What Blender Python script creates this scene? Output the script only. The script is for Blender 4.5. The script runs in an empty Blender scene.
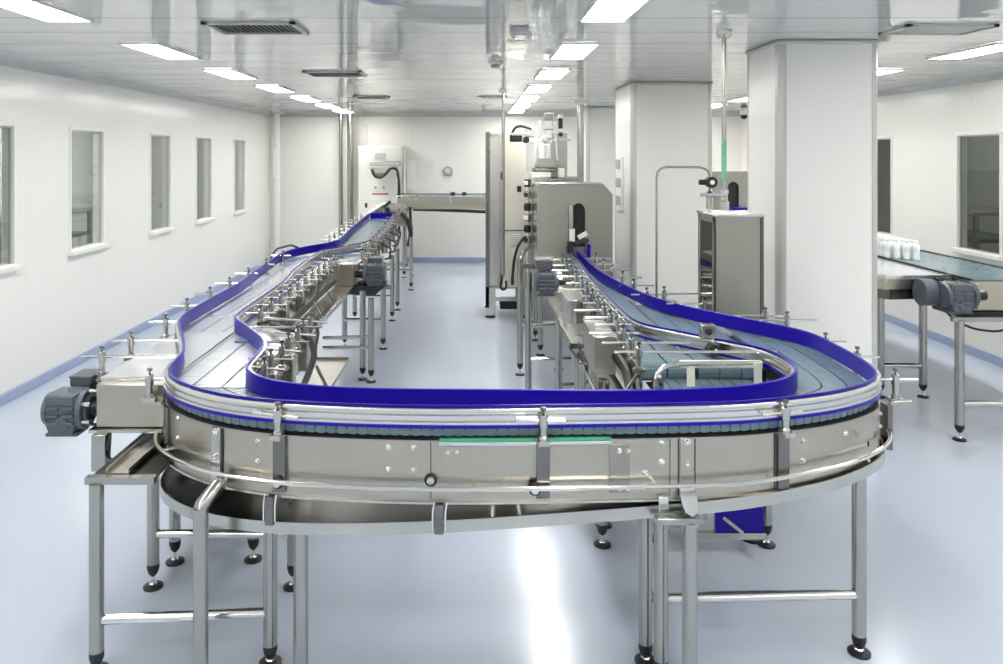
import bpy, bmesh, math, random
from mathutils import Vector, Matrix

random.seed(7)
scn = bpy.context.scene
COL = scn.collection
PI = math.pi

# ------------------------------------------------------------------ camera, world, exposure
cam_d = bpy.data.cameras.new('camera')
cam_d.sensor_width = 36.0
cam_d.lens = 780.0 / 1003.0 * 36.0
cam_d.shift_x = 26.5 / 1003.0
cam_d.shift_y = -177.0 / 1003.0
cam_d.clip_start = 0.05
cam_d.clip_end = 100
cam = bpy.data.objects.new('camera', cam_d)
COL.objects.link(cam)
cam.location = (0, 0, 1.9)
cam.rotation_euler = (PI / 2, 0, 0)
scn.camera = cam

LIGHT_STRENGTH = 14.0
SIDE_ROOM_STRENGTH = 42.0
scn.view_settings.view_transform = 'Standard'
scn.view_settings.look = 'None'
scn.view_settings.gamma = 1.0
scn.view_settings.use_curve_mapping = False
scn.view_settings.exposure = 1.38
scn.cycles.use_denoising = True
scn.cycles.max_bounces = 12
scn.cycles.diffuse_bounces = 6
scn.cycles.glossy_bounces = 5
scn.cycles.transparent_max_bounces = 8
scn.cycles.caustics_reflective = False
scn.cycles.caustics_refractive = False
scn.cycles.sample_clamp_indirect = 6.0

w = bpy.data.worlds.new('world')
scn.world = w
w.use_nodes = True
w.node_tree.nodes['Background'].inputs[0].default_value = (0.9, 0.95, 1.0, 1)
w.node_tree.nodes['Background'].inputs[1].default_value = 0.3

# ------------------------------------------------------------------ materials
def lin(r, g, b):
    f = lambda c: (c / 255 / 12.92) if c / 255 <= 0.04045 else ((c / 255 + 0.055) / 1.055) ** 2.4
    return (f(r), f(g), f(b), 1)

def mat(name, col, rough=0.5, metal=0.0, spec=0.5, noise=0.0, nscale=20.0, stretch=(1, 1, 1), rvar=0.0, bump=0.0, coat=0.0):
    m = bpy.data.materials.new(name)
    m.use_nodes = True
    nt = m.node_tree
    b = nt.nodes['Principled BSDF']
    b.inputs['Base Color'].default_value = col
    b.inputs['Roughness'].default_value = rough
    b.inputs['Metallic'].default_value = metal
    b.inputs['Specular IOR Level'].default_value = spec
    b.inputs['Coat Weight'].default_value = coat
    b.inputs['Coat Roughness'].default_value = 0.08
    tc = nt.nodes.new('ShaderNodeTexCoord')
    mp = nt.nodes.new('ShaderNodeMapping')
    mp.inputs['Scale'].default_value = stretch
    nt.links.new(tc.outputs['Object'], mp.inputs[0])
    n = nt.nodes.new('ShaderNodeTexNoise')
    n.inputs['Scale'].default_value = nscale
    n.inputs['Detail'].default_value = 4
    nt.links.new(mp.outputs[0], n.inputs['Vector'])
    if noise:
        mx = nt.nodes.new('ShaderNodeMix')
        mx.data_type = 'RGBA'
        mx.inputs[6].default_value = [c * (1 - noise) for c in col[:3]] + [1]
        mx.inputs[7].default_value = [min(1, c * (1 + noise)) for c in col[:3]] + [1]
        nt.links.new(n.outputs[0], mx.inputs[0])
        nt.links.new(mx.outputs[2], b.inputs['Base Color'])
    if rvar:
        mr = nt.nodes.new('ShaderNodeMapRange')
        mr.inputs[3].default_value = max(0.02, rough - rvar)
        mr.inputs[4].default_value = rough + rvar
        nt.links.new(n.outputs[0], mr.inputs[0])
        nt.links.new(mr.outputs[0], b.inputs['Roughness'])
    if bump:
        bp = nt.nodes.new('ShaderNodeBump')
        bp.inputs['Strength'].default_value = bump
        bp.inputs['Distance'].default_value = 0.01
        nt.links.new(n.outputs[0], bp.inputs['Height'])
        nt.links.new(bp.outputs[0], b.inputs['Normal'])
    return m

def emis(name, col, s):
    m = bpy.data.materials.new(name)
    m.use_nodes = True
    b = m.node_tree.nodes['Principled BSDF']
    b.inputs['Base Color'].default_value = (0.8, 0.8, 0.8, 1)
    b.inputs['Emission Color'].default_value = col
    b.inputs['Emission Strength'].default_value = s
    return m

def seamed(name, col, rough, axes, width, spec=0.5, wavy=0.0, waves=(1, 1, 1), dark=0.72, bumpd=0.01):
    """panel surface: thin joints every `pitch` metres along the given axes, plus a slight waviness of the sheet"""
    m = mat(name, col, rough, 0, spec)
    nt = m.node_tree
    b = nt.nodes['Principled BSDF']
    tc = nt.nodes.new('ShaderNodeTexCoord')
    sep = nt.nodes.new('ShaderNodeSeparateXYZ')
    nt.links.new(tc.outputs['Object'], sep.inputs[0])
    prev = None
    for ax, pitch in axes:
        d = nt.nodes.new('ShaderNodeMath'); d.operation = 'DIVIDE'
        nt.links.new(sep.outputs[ax], d.inputs[0]); d.inputs[1].default_value = pitch
        f = nt.nodes.new('ShaderNodeMath'); f.operation = 'FRACT'
        nt.links.new(d.outputs[0], f.inputs[0])
        l = nt.nodes.new('ShaderNodeMath'); l.operation = 'LESS_THAN'
        nt.links.new(f.outputs[0], l.inputs[0]); l.inputs[1].default_value = width / pitch
        if prev is None:
            prev = l
        else:
            a = nt.nodes.new('ShaderNodeMath'); a.operation = 'MAXIMUM'
            nt.links.new(prev.outputs[0], a.inputs[0]); nt.links.new(l.outputs[0], a.inputs[1])
            prev = a
    mx = nt.nodes.new('ShaderNodeMix'); mx.data_type = 'RGBA'
    mx.inputs[6].default_value = col
    mx.inputs[7].default_value = [c * dark for c in col[:3]] + [1]
    nt.links.new(prev.outputs[0], mx.inputs[0])
    nt.links.new(mx.outputs[2], b.inputs['Base Color'])
    if wavy:
        mp = nt.nodes.new('ShaderNodeMapping')
        mp.inputs['Scale'].default_value = waves
        nt.links.new(tc.outputs['Object'], mp.inputs[0])
        n = nt.nodes.new('ShaderNodeTexNoise')
        n.inputs['Scale'].default_value = 1.0
        n.inputs['Detail'].default_value = 1.5
        nt.links.new(mp.outputs[0], n.inputs['Vector'])
        bp = nt.nodes.new('ShaderNodeBump')
        bp.inputs['Strength'].default_value = wavy
        bp.inputs['Distance'].default_value = bumpd
        nt.links.new(n.outputs[0], bp.inputs['Height'])
        nt.links.new(bp.outputs[0], b.inputs['Normal'])
    return m

def glass_mat(name, tint):
    m = bpy.data.materials.new(name)
    m.use_nodes = True
    nt = m.node_tree
    nt.nodes.remove(nt.nodes['Principled BSDF'])
    out = nt.nodes['Material Output']
    tr = nt.nodes.new('ShaderNodeBsdfTransparent'); tr.inputs[0].default_value = tint
    gl = nt.nodes.new('ShaderNodeBsdfGlossy'); gl.inputs['Roughness'].default_value = 0.02
    lw = nt.nodes.new('ShaderNodeLayerWeight'); lw.inputs['Blend'].default_value = 0.5
    pw = nt.nodes.new('ShaderNodeMath'); pw.operation = 'POWER'; pw.inputs[1].default_value = 5.0
    nt.links.new(lw.outputs['Facing'], pw.inputs[0])
    fr = nt.nodes.new('ShaderNodeMath'); fr.operation = 'MULTIPLY_ADD'; fr.inputs[1].default_value = 0.9; fr.inputs[2].default_value = 0.05
    nt.links.new(pw.outputs[0], fr.inputs[0])
    mx = nt.nodes.new('ShaderNodeMixShader')
    nt.links.new(fr.outputs[0], mx.inputs[0])
    nt.links.new(tr.outputs[0], mx.inputs[1])
    nt.links.new(gl.outputs[0], mx.inputs[2])
    nt.links.new(mx.outputs[0], out.inputs[0])
    return m

M_FLOOR = mat('blue_epoxy_floor', (0.49, 0.545, 0.645, 1), 0.20, 0, 0.65, noise=0.03, nscale=1.2, rvar=0.04, bump=0.02)
M_WALL = seamed('white_wall_panel', (0.80, 0.785, 0.74, 1), 0.2, [(1, 1.18)], 0.006, 0.4, wavy=0.15, waves=(0.8, 0.8, 0.25), dark=0.88)
M_WALLX = seamed('white_wall_panel_far', (0.80, 0.785, 0.74, 1), 0.25, [(0, 1.18)], 0.006, 0.4, dark=0.88)
M_CEIL = seamed('glossy_ceiling_panel', (0.76, 0.76, 0.73, 1), 0.02, [(1, 0.49)], 0.018, 1.0, wavy=1.0, waves=(1.6, 2.6, 1), dark=0.5, bumpd=0.0055)
M_PILLAR = mat('white_pillar_panel', (0.78, 0.765, 0.725, 1), 0.3, 0, 0.4)
M_TRIM = mat('grey_aluminium_trim', (0.50, 0.50, 0.48, 1), 0.35, 0.3)
M_FRAMEW = mat('white_window_frame', (0.77, 0.76, 0.73, 1), 0.35)
M_BASEB = mat('blue_baseboard', (0.30, 0.37, 0.52, 1), 0.35)
M_GLASS = glass_mat('window_glass', (0.75, 0.78, 0.76, 1))
M_ROOM2 = mat('grey_side_room', (0.55, 0.56, 0.55, 1), 0.6)
M_STEEL = mat('brushed_stainless', (0.52, 0.51, 0.47, 1), 0.25, 1.0, noise=0.03, nscale=4, rvar=0.01)
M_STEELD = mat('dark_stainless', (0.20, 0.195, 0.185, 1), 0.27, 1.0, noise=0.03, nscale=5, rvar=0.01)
M_PLATE = mat('satin_stainless_plate', (0.46, 0.43, 0.365, 1), 0.30, 1.0, noise=0.025, nscale=3, stretch=(1, 1, 1), rvar=0.012)
M_TUBE = mat('polished_stainless_tube', (0.76, 0.75, 0.72, 1), 0.17, 1.0)
M_LEG = mat('satin_leg_tube', (0.40, 0.40, 0.375, 1), 0.24, 1.0, noise=0.04, nscale=30, stretch=(1, 1, 0.1))
M_ALU = mat('bright_aluminium', (0.70, 0.70, 0.68, 1), 0.2, 1.0)
M_BLUE = mat('blue_plastic_strip', (0.010, 0.001, 0.29, 1), 0.32, 0, 0.3)
M_TEAL = mat('teal_chain', (0.15, 0.22, 0.255, 1), 0.25, 0, 0.6, noise=0.2, nscale=30)
M_CHAINW = mat('pale_steel_and_glare', (0.72, 0.73, 0.76, 1), 0.22, 0.6, noise=0.03, nscale=20)  # pale steel, and the glare painted on the left chains
M_MOTOR = mat('blue_grey_motor_paint', (0.085, 0.10, 0.12, 1), 0.35, 0.1, 0.5, noise=0.08, nscale=15)
M_BLACK = mat('black_rubber', (0.012, 0.012, 0.013, 1), 0.45)
M_DARK = mat('dark_interior', (0.02, 0.02, 0.022, 1), 0.6)
M_WHITE = mat('white_plastic', (0.82, 0.82, 0.80, 1), 0.35)
M_PALE = mat('pale_cabinet_paint', (0.78, 0.765, 0.69, 1), 0.35)
M_CREAM = mat('cream_cabinet_paint', (0.70, 0.665, 0.575, 1), 0.35)
M_SATIN = mat('satin_grey_steel', (0.33, 0.32, 0.28, 1), 0.38, 0.85, noise=0.03, nscale=6)
M_GREY = mat('grey_paint', (0.36, 0.36, 0.34, 1), 0.45)
M_GREEN = mat('green_strip', (0.06, 0.40, 0.20, 1), 0.4)
M_SLEEVE = mat('pale_green_sleeve', (0.16, 0.42, 0.27, 1), 0.4, noise=0.45, nscale=40)
M_RED = mat('red_plastic', (0.5, 0.06, 0.03, 1), 0.4)
M_LAMPG = mat('green_button', (0.2, 0.4, 0.05, 1), 0.4)
M_BOTTLE = mat('milky_bottle', (0.84, 0.85, 0.86, 1), 0.3)
M_LIGHT = emis('light_diffuser', (1.0, 0.985, 0.95, 1), LIGHT_STRENGTH)
M_LIGHT2 = emis('side_room_fill', (1.0, 0.98, 0.95, 1), SIDE_ROOM_STRENGTH)
M_LIGHT3 = emis('right_room_fill', (1.0, 0.98, 0.95, 1), SIDE_ROOM_STRENGTH * 0.13)

# ------------------------------------------------------------------ object helpers
ORIG = {}

def thing(name, label, cat, loc=(0, 0, 0), group=None):
    o = bpy.data.objects.new(name, None)
    COL.objects.link(o)
    o.location = loc
    o.empty_display_size = 0.1
    o['label'] = label
    o['category'] = cat
    if group:
        o['group'] = group
    ORIG[o.name] = Vector(loc)
    return o

def tag(o, label, cat, group=None, kind=None):
    o['label'] = label
    o['category'] = cat
    if group:
        o['group'] = group
    if kind:
        o['kind'] = kind
    return o

def structure(o):
    o['kind'] = 'structure'
    return o

def copy_tree(o, parent=None):
    c = o.copy()
    COL.objects.link(c)
    if parent is not None:
        c.parent = parent
    for ch in o.children:
        copy_tree(ch, c)
    return c

class MB:
    def __init__(self):
        self.bm = bmesh.new()

    def quadbox(self, c8):
        v = [self.bm.verts.new(p) for p in c8]
        for f in ((0, 3, 2, 1), (4, 5, 6, 7), (0, 1, 5, 4), (1, 2, 6, 5), (2, 3, 7, 6), (3, 0, 4, 7)):
            self.bm.faces.new([v[i] for i in f])
        return self

    def box(self, x0, x1, y0, y1, z0, z1):
        return self.quadbox([(x0, y0, z0), (x1, y0, z0), (x1, y1, z0), (x0, y1, z0),
                             (x0, y0, z1), (x1, y0, z1), (x1, y1, z1), (x0, y1, z1)])

    def obox(self, c, size, rz=0.0, rx=0.0, ry=0.0):
        R = Matrix.Rotation(rz, 3, 'Z') @ Matrix.Rotation(rx, 3, 'X') @ Matrix.Rotation(ry, 3, 'Y')
        c = Vector(c)
        hx, hy, hz = size[0] / 2, size[1] / 2, size[2] / 2
        return self.quadbox([c + R @ Vector(p) for p in
                             ((-hx, -hy, -hz), (hx, -hy, -hz), (hx, hy, -hz), (-hx, hy, -hz),
                              (-hx, -hy, hz), (hx, -hy, hz), (hx, hy, hz), (-hx, hy, hz))])

    def cyl(self, p0, p1, r, r2=None, seg=16, caps=True):
        p0, p1 = Vector(p0), Vector(p1)
        r2 = r if r2 is None else r2
        d = (p1 - p0).normalized()
        a = d.orthogonal().normalized()
        b = d.cross(a)
        A, B = [], []
        for i in range(seg):
            t = 2 * PI * i / seg
            k = a * math.cos(t) + b * math.sin(t)
            A.append(self.bm.verts.new(p0 + k * r))
            B.append(self.bm.verts.new(p1 + k * r2))
        for i in range(seg):
            j = (i + 1) % seg
            self.bm.faces.new((A[i], A[j], B[j], B[i]))
        if caps:
            self.bm.faces.new(A[::-1])
            self.bm.faces.new(B)
        return self

    def lathe(self, c, prof, seg=20, axis='Z'):
        """prof: list of (r, h) along the axis from c"""
        c = Vector(c)
        rings = []
        for r, h in prof:
            ring = []
            for i in range(seg):
                t = 2 * PI * i / seg
                x, y = r * math.cos(t), r * math.sin(t)
                p = {'Z': (x, y, h), 'X': (h, x, y), 'Y': (y, h, x)}[axis]
                ring.append(self.bm.verts.new(c + Vector(p)))
            rings.append(ring)
        for A, B in zip(rings, rings[1:]):
            for i in range(seg):
                j = (i + 1) % seg
                self.bm.faces.new((A[i], A[j], B[j], B[i]))
        self.bm.faces.new(rings[0][::-1])
        self.bm.faces.new(rings[-1])
        return self

    def tube(self, pts, r, seg=10):
        pts = [Vector(p) for p in pts]
        rings = []
        prev = None
        for i, p in enumerate(pts):
            d = (pts[min(i + 1, len(pts) - 1)] - pts[max(i - 1, 0)]).normalized()
            if prev is None:
                a = d.orthogonal().normalized()
            else:
                a = (prev - d * prev.dot(d)).normalized()
            prev = a
            b = d.cross(a)
            rings.append([self.bm.verts.new(p + (a * math.cos(2 * PI * k / seg) + b * math.sin(2 * PI * k / seg)) * r) for k in range(seg)])
        for A, B in zip(rings, rings[1:]):
            for i in range(seg):
                j = (i + 1) % seg
                self.bm.faces.new((A[i], A[j], B[j], B[i]))
        self.bm.faces.new(rings[0][::-1])
        self.bm.faces.new(rings[-1])
        return self

    def prism(self, poly, h0, h1, axis='Z'):
        f = {'Z': lambda p, h: (p[0], p[1], h), 'Y': lambda p, h: (p[0], h, p[1]), 'X': lambda p, h: (h, p[0], p[1])}[axis]
        A = [self.bm.verts.new(f(p, h0)) for p in poly]
        B = [self.bm.verts.new(f(p, h1)) for p in poly]
        n = len(poly)
        self.bm.faces.new(A[::-1])
        self.bm.faces.new(B)
        for i in range(n):
            j = (i + 1) % n
            self.bm.faces.new((A[i], A[j], B[j], B[i]))
        return self

    def sweep(self, path, prof):
        """prof: closed loop of (lateral offset towards the left of travel, z)"""
        rings = []
        N = normals(path)
        for p, n in zip(path, N):
            rings.append([self.bm.verts.new((p[0] + n[0] * u, p[1] + n[1] * u, z)) for u, z in prof])
        k = len(prof)
        for A, B in zip(rings, rings[1:]):
            for i in range(k):
                j = (i + 1) % k
                self.bm.faces.new((A[i], A[j], B[j], B[i]))
        self.bm.faces.new(rings[0][::-1])
        self.bm.faces.new(rings[-1])
        return self

    def sph(self, c, r, seg=14):
        bmesh.ops.create_uvsphere(self.bm, u_segments=seg, v_segments=seg // 2 + 2, radius=r, matrix=Matrix.Translation(Vector(c)))
        return self

    def build(self, name, material, parent=None, label=None, bev=0.0, origin=None):
        bm = self.bm
        bmesh.ops.recalc_face_normals(bm, faces=bm.faces)
        if parent is not None:
            o0 = ORIG[parent.name]
        elif origin is not None:
            o0 = Vector(origin)
        else:
            xs = [v.co for v in bm.verts]
            o0 = Vector(((min(v.x for v in xs) + max(v.x for v in xs)) / 2, (min(v.y for v in xs) + max(v.y for v in xs)) / 2, min(v.z for v in xs)))
        for v in bm.verts:
            v.co -= o0
        me = bpy.data.meshes.new(name)
        bm.to_mesh(me)
        bm.free()
        for p in me.polygons:
            p.use_smooth = True
        me.set_sharp_from_angle(angle=math.radians(35))
        me.materials.append(material)
        o = bpy.data.objects.new(name, me)
        COL.objects.link(o)
        if parent is not None:
            o.parent = parent
        else:
            o.location = o0
        ORIG[o.name] = o0
        if label:
            o['label'] = label
        if bev:
            b = o.modifiers.new('bevel', 'BEVEL')
            b.width = bev
            b.segments = 2
            b.limit_method = 'ANGLE'
            b.angle_limit = math.radians(40)
        return o

def normals(path):
    N = []
    for i in range(len(path)):
        a, b = path[max(i - 1, 0)], path[min(i + 1, len(path) - 1)]
        dx, dy = b[0] - a[0], b[1] - a[1]
        L = math.hypot(dx, dy) or 1
        N.append((-dy / L, dx / L))
    return N

def resample(pts, step):
    out = [tuple(pts[0])]
    need = step
    for a, b in zip(pts, pts[1:]):
        L = math.dist(a, b)
        pos = 0.0
        while L - pos >= need:
            pos += need
            t = pos / L
            out.append(tuple(a[k] + (b[k] - a[k]) * t for k in range(len(a))))
            need = step
        need -= L - pos
    if math.dist(out[-1], pts[-1]) > step * 0.3:
        out.append(tuple(pts[-1]))
    else:
        out[-1] = tuple(pts[-1])
    return out

def smooth(pts, step=0.03, it=10):
    p = resample(pts, step)
    for _ in range(it):
        p = [p[0]] + [tuple((p[i - 1][k] + 2 * p[i][k] + p[i + 1][k]) / 4 for k in range(len(p[0]))) for i in range(1, len(p) - 1)] + [p[-1]]
    return p

def offset(path, u):
    return [(p[0] + n[0] * u, p[1] + n[1] * u) for p, n in zip(path, normals(path))]

def chain(mb, path, ua, ub, z, pitch=0.038, t=0.012, gap=0.0022):
    """flat top chain: one plate after the other along the path, between two lateral offsets, with a knuckle under each"""
    P = resample(path, pitch)
    N = normals(P)
    for i in range(len(P) - 1):
        a, b = P[i], P[i + 1]
        L = math.dist(a, b) or 1
        g = min(gap / L, 0.3)
        q = []
        for zz in (z - t, z):
            for (f, u) in ((g, ua), (1 - g, ua), (1 - g, ub), (g, ub)):
                x = a[0] + (b[0] - a[0]) * f
                y = a[1] + (b[1] - a[1]) * f
                nx = N[i][0] * (1 - f) + N[i + 1][0] * f
                ny = N[i][1] * (1 - f) + N[i + 1][1] * f
                q.append((x + nx * u, y + ny * u, zz))
        mb.quadbox(q)
        mb.quadbox([(a[0] + (b[0] - a[0]) * f + N[i + (f > 0.5)][0] * u, a[1] + (b[1] - a[1]) * f + N[i + (f > 0.5)][1] * u, zz) for zz in (z - 0.028, z - t) for (f, u) in ((0, ua + 0.007), (1, ua + 0.007), (1, ub - 0.007), (0, ub - 0.007))])
        # knuckle with slanted ends (the zig-zag seen along the belt edge)
        q = []
        for zz, e in ((z - 0.030, 0.20), (z - t, 0.06)):
            for (f, u) in ((e, ua + 0.004), (1 - e, ua + 0.004), (1 - e, ub - 0.004), (e, ub - 0.004)):
                x = a[0] + (b[0] - a[0]) * f
                y = a[1] + (b[1] - a[1]) * f
                nx = N[i][0] * (1 - f) + N[i + 1][0] * f
                ny = N[i][1] * (1 - f) + N[i + 1][1] * f
                q.append((x + nx * u, y + ny * u, zz))
        mb.quadbox(q)

def part_at(name, me, parent, loc, rz=0.0):
    """place a shared mesh as a part of a thing"""
    o = bpy.data.objects.new(name, me)
    COL.objects.link(o)
    o.parent = parent
    o.location = Vector(loc) - ORIG[parent.name]
    o.rotation_euler = (0, 0, rz)
    return o

CACHE = {}
def shared(key, fn, material):
    if key not in CACHE:
        m = MB()
        fn(m)
        bmesh.ops.recalc_face_normals(m.bm, faces=m.bm.faces)
        me = bpy.data.meshes.new(str(key[0]))
        m.bm.to_mesh(me)
        m.bm.free()
        for p in me.polygons:
            p.use_smooth = True
        me.set_sharp_from_angle(angle=math.radians(35))
        me.materials.append(material)
        CACHE[key] = me
    return CACHE[key]

def sub_at(name, me, part):
    o = bpy.data.objects.new(name, me)
    COL.objects.link(o)
    o.parent = part
    return o

# repeated hardware -------------------------------------------------
def guide_post(parent, x, y, z=0.925, ang=0.0, h=0.085, rin=0.2, rout=0.08, dz=0.0):
    """clamp post with a horizontal rod; the rod's inner end points along `ang`"""
    def f_post(m):
        m.box(-0.026, 0.026, -0.02, 0.02, -0.012, 0.004)
        m.lathe((0, 0, 0), [(0.017, 0.0), (0.017, 0.012), (0.0125, 0.016), (0.0125, h - 0.03), (0.016, h - 0.028), (0.016, h + 0.014), (0.010, h + 0.018)], 14)
    def f_rod(m):
        m.cyl((-rout, 0, h - 0.006), (rin, 0, h - 0.006), 0.0065, seg=10)
    def f_knob(m):
        m.lathe((0, 0, h + 0.018), [(0.004, 0), (0.004, 0.012), (0.011, 0.013), (0.011, 0.022), (0.006, 0.024)], 12)
    p = part_at('guide_post', shared(('post', h), f_post, M_STEEL), parent, (x, y, z + dz), ang)
    sub_at('rod', shared(('rod', round(h, 3), round(rin, 3), round(rout, 3)), f_rod, M_TUBE), p)
    sub_at('clamp_screw', shared(('knob', h), f_knob, M_STEELD), p)
    return p

def leg(parent, x, y, ztop, r=0.026, fh=0.085):
    def f_leg(m):
        m.cyl((0, 0, fh + 0.01), (0, 0, ztop), r, seg=20)
    def f_sock(m):
        m.lathe((0, 0, 0), [(0.009, fh - 0.035), (0.02, fh - 0.022), (r * 1.02, fh), (r * 1.02, fh + 0.02)], 18)
    def f_stud(m):
        m.cyl((0, 0, 0.012), (0, 0, fh - 0.02), 0.0075, seg=10)
        m.lathe((0, 0, 0.012), [(0.022, 0), (0.014, 0.010)], 12)
    def f_foot(m):
        m.lathe((0, 0, 0), [(0.042, 0.0), (0.042, 0.008), (0.03, 0.014), (0.015, 0.018)], 20)
    p = part_at('leg', shared(('leg', round(ztop, 3), r, fh), f_leg, M_LEG), parent, (x, y, 0))
    sub_at('leg_socket', shared(('sock', r, fh), f_sock, M_BLACK), p)
    sub_at('stud', shared(('stud', fh), f_stud, M_TUBE), p)
    sub_at('foot_pad', shared(('foot',), f_foot, M_BLACK), p)
    return p

def crossbar(parent, p0, p1, r=0.019):
    return MB().cyl(p0, p1, r, seg=14).build('crossbar', M_TUBE, parent)

def bolt(parent, x, y, z, n, r=0.009):
    """dome-headed bolt on a plate, n = outward direction"""
    def f(m):
        m.lathe((0, 0, 0), [(r * 1.25, 0), (r * 1.25, 0.002), (r, 0.003), (r * 0.8, 0.008), (r * 0.3, 0.010)], 12, axis='X')
    return part_at('bolt', shared(('bolt', r), f, M_TUBE), parent, (x, y, z), math.atan2(n[1], n[0]))

def gear_motor(parent, x, y, z, s=1.0, side=-1, yaw=0.0, box=True):
    """worm gear motor; side = direction of its free end along x, the shaft points the other way. (x,y,z) is the housing's centre"""
    def T(m):
        R = Matrix.Rotation(yaw, 4, 'Z')
        for v in m.bm.verts:
            q = R @ Vector((v.co.x * side * -1, v.co.y, v.co.z))
            v.co = Vector((x, y, z)) + q * s
        return m
    h = MB()
    # body: block with a rounded lower foot, ribbed front
    h.prism([(-0.075, 0.085), (0.065, 0.085), (0.075, 0.06), (0.075, -0.045), (0.05, -0.105), (-0.06, -0.105), (-0.082, -0.04), (-0.082, 0.07)], -0.075, 0.075, axis='Y')
    for k in range(3):
        h.box(-0.072, -0.012, -0.088, -0.07, 0.012 - 0.034 * k, 0.028 - 0.034 * k)
        h.box(0.004, 0.062, -0.088, -0.07, 0.012 - 0.034 * k, 0.028 - 0.034 * k)
    h.box(-0.07, 0.062, -0.082, -0.07, 0.04, 0.08)
    h.box(-0.085, 0.07, -0.06, 0.06, -0.118, -0.1)
    g = T(h).build('gear_motor', M_MOTOR, parent, bev=0.004 * s)
    T(MB().cyl((-0.1, 0, 0), (-0.075, 0, 0), 0.078, 0.085, seg=24)).build('end_cap', M_MOTOR, g, bev=0.004 * s)
    T(MB().cyl((0, -0.082, -0.055), (0, -0.07, -0.055), 0.036, seg=20)).build('oil_cover', M_MOTOR, g, bev=0.003 * s)
    f = MB().cyl((0.07, 0, 0), (0.098, 0, 0), 0.095, seg=26)
    f.cyl((0.098, 0, 0), (0.112, 0, 0), 0.07, 0.06, seg=22)
    T(f).build('flange', M_MOTOR, g, bev=0.003 * s)
    T(MB().cyl((0.1, 0, 0), (0.185, 0, 0), 0.034, seg=16)).build('drive_shaft', M_BLACK, g)
    b = MB()
    for k in range(6):
        a = PI / 6 + k * PI / 3
        b.cyl((0.098, 0.082 * math.cos(a), 0.082 * math.sin(a)), (0.135, 0.082 * math.cos(a), 0.082 * math.sin(a)), 0.010, seg=8)
    T(b).build('flange_bolts', M_TUBE, g)
    v = MB().cyl((0.0, 0.0, 0.085), (0, 0, 0.1), 0.007, seg=8)
    T(v).build('vent_plug', M_GREEN, g)
    # motor body behind with cooling ribs, and its terminal box
    mo = MB().cyl((0.0, 0.07, 0.015), (0.0, 0.30, 0.015), 0.066, seg=24)
    for k in range(16):
        a = k * PI / 8
        c = (0.072 * math.cos(a), 0.19, 0.015 + 0.072 * math.sin(a))
        mo.obox(c, (0.016, 0.17, 0.004), ry=-a)
    mo.cyl((0, 0.28, 0.015), (0, 0.34, 0.015), 0.076, 0.07, seg=24)
    T(mo).build('motor_body', M_MOTOR, g)
    if box:
        tb = MB().box(-0.05, 0.055, 0.1, 0.24, 0.08, 0.118)
        tb.box(-0.054, 0.059, 0.096, 0.244, 0.118, 0.128)
        T(tb).build('terminal_box', M_MOTOR, g, bev=0.004 * s)
    return g

def hose(pts, r, name, parent, material=None, it=6):
    p = smooth([tuple(q) for q in pts], 0.02, it)
    return MB().tube(p, r, 10).build(name, material or M_BLACK, parent)

def slot_plate(mb, outer, slot, y0, y1):
    """plate in the xz plane with a slot cut through; both outlines star-shaped about the slot's centre"""
    cx = sum(p[0] for p in slot) / len(slot)
    cz = sum(p[1] for p in slot) / len(slot)
    angs = sorted(set([round(2 * PI * k / 64, 5) for k in range(64)] + [round(math.atan2(p[1] - cz, p[0] - cx) % (2 * PI), 5) for p in outer + slot]))
    def hit(poly, a):
        d = (math.cos(a), math.sin(a))
        best = 0
        for i in range(len(poly)):
            p, q = poly[i], poly[(i + 1) % len(poly)]
            ex, ez = q[0] - p[0], q[1] - p[1]
            den = d[0] * ez - d[1] * ex
            if abs(den) < 1e-9:
                continue
            px, pz = p[0] - cx, p[1] - cz
            t = (px * ez - pz * ex) / den
            s = (px * d[1] - pz * d[0]) / den
            if t > 0 and -1e-4 <= s <= 1.0001:
                best = max(best, t)
        return (cx + d[0] * best, cz + d[1] * best)
    O = [hit(outer, a) for a in angs]
    S = [hit(slot, a) for a in angs]
    n = len(angs)
    V = [[mb.bm.verts.new((p[0], y, p[1])) for p in L] for y in (y0, y1) for L in (O, S)]
    for i in range(n):
        j = (i + 1) % n
        mb.bm.faces.new((V[0][i], V[0][j], V[1][j], V[1][i]))
        mb.bm.faces.new((V[2][i], V[2][j], V[3][j], V[3][i]))
        mb.bm.faces.new((V[0][i], V[0][j], V[2][j], V[2][i]))
        mb.bm.faces.new((V[1][i], V[1][j], V[3][j], V[3][i]))

# ------------------------------------------------------------------ the room
XL, XR, YF, YB, H = -3.6, 4.73, 13.85, -4.0, 2.64
structure(MB().box(XL - 3.0, XR + 3.0, YB - 0.1, YF + 0.1, -0.1, 0).build('floor', M_FLOOR, origin=(0, 0, 0)))
structure(MB().box(XL - 3.0, XR + 3.0, YB - 0.1, YF + 0.1, H, H + 0.1).build('ceiling', M_CEIL, origin=(0, 0.28, H)))
structure(MB().box(XL, XR, YF, YF + 0.1, 0, H).build('wall_far', M_WALLX, origin=(-2.3, YF, 0)))
structure(MB().box(XL, XR, YB - 0.1, YB, 0, H).build('wall_back', M_WALLX, origin=(0, YB, 0)))

LWIN = [(5.49, 6.09), (6.93, 7.55), (8.64, 9.21), (10.06, 10.64), (11.65, 12.2)]
LZ = (1.04, 2.135)
RWIN = [(7.01, 7.65), (8.85, 9.47)]
RZ = (0.985, 2.10)

def side_wall(name, x0, x1, wins, zz):
    m = MB()
    y = YB
    for a, b in wins:
        m.box(x0, x1, y, a, 0, H)
        m.box(x0, x1, a, b, 0, zz[0])
        m.box(x0, x1, a, b, zz[1], H)
        y = b
    m.box(x0, x1, y, YF, 0, H)
    return structure(m.build(name, M_WALL, origin=(x1 if x0 < 0 else x0, 0.35, 0)))

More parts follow.
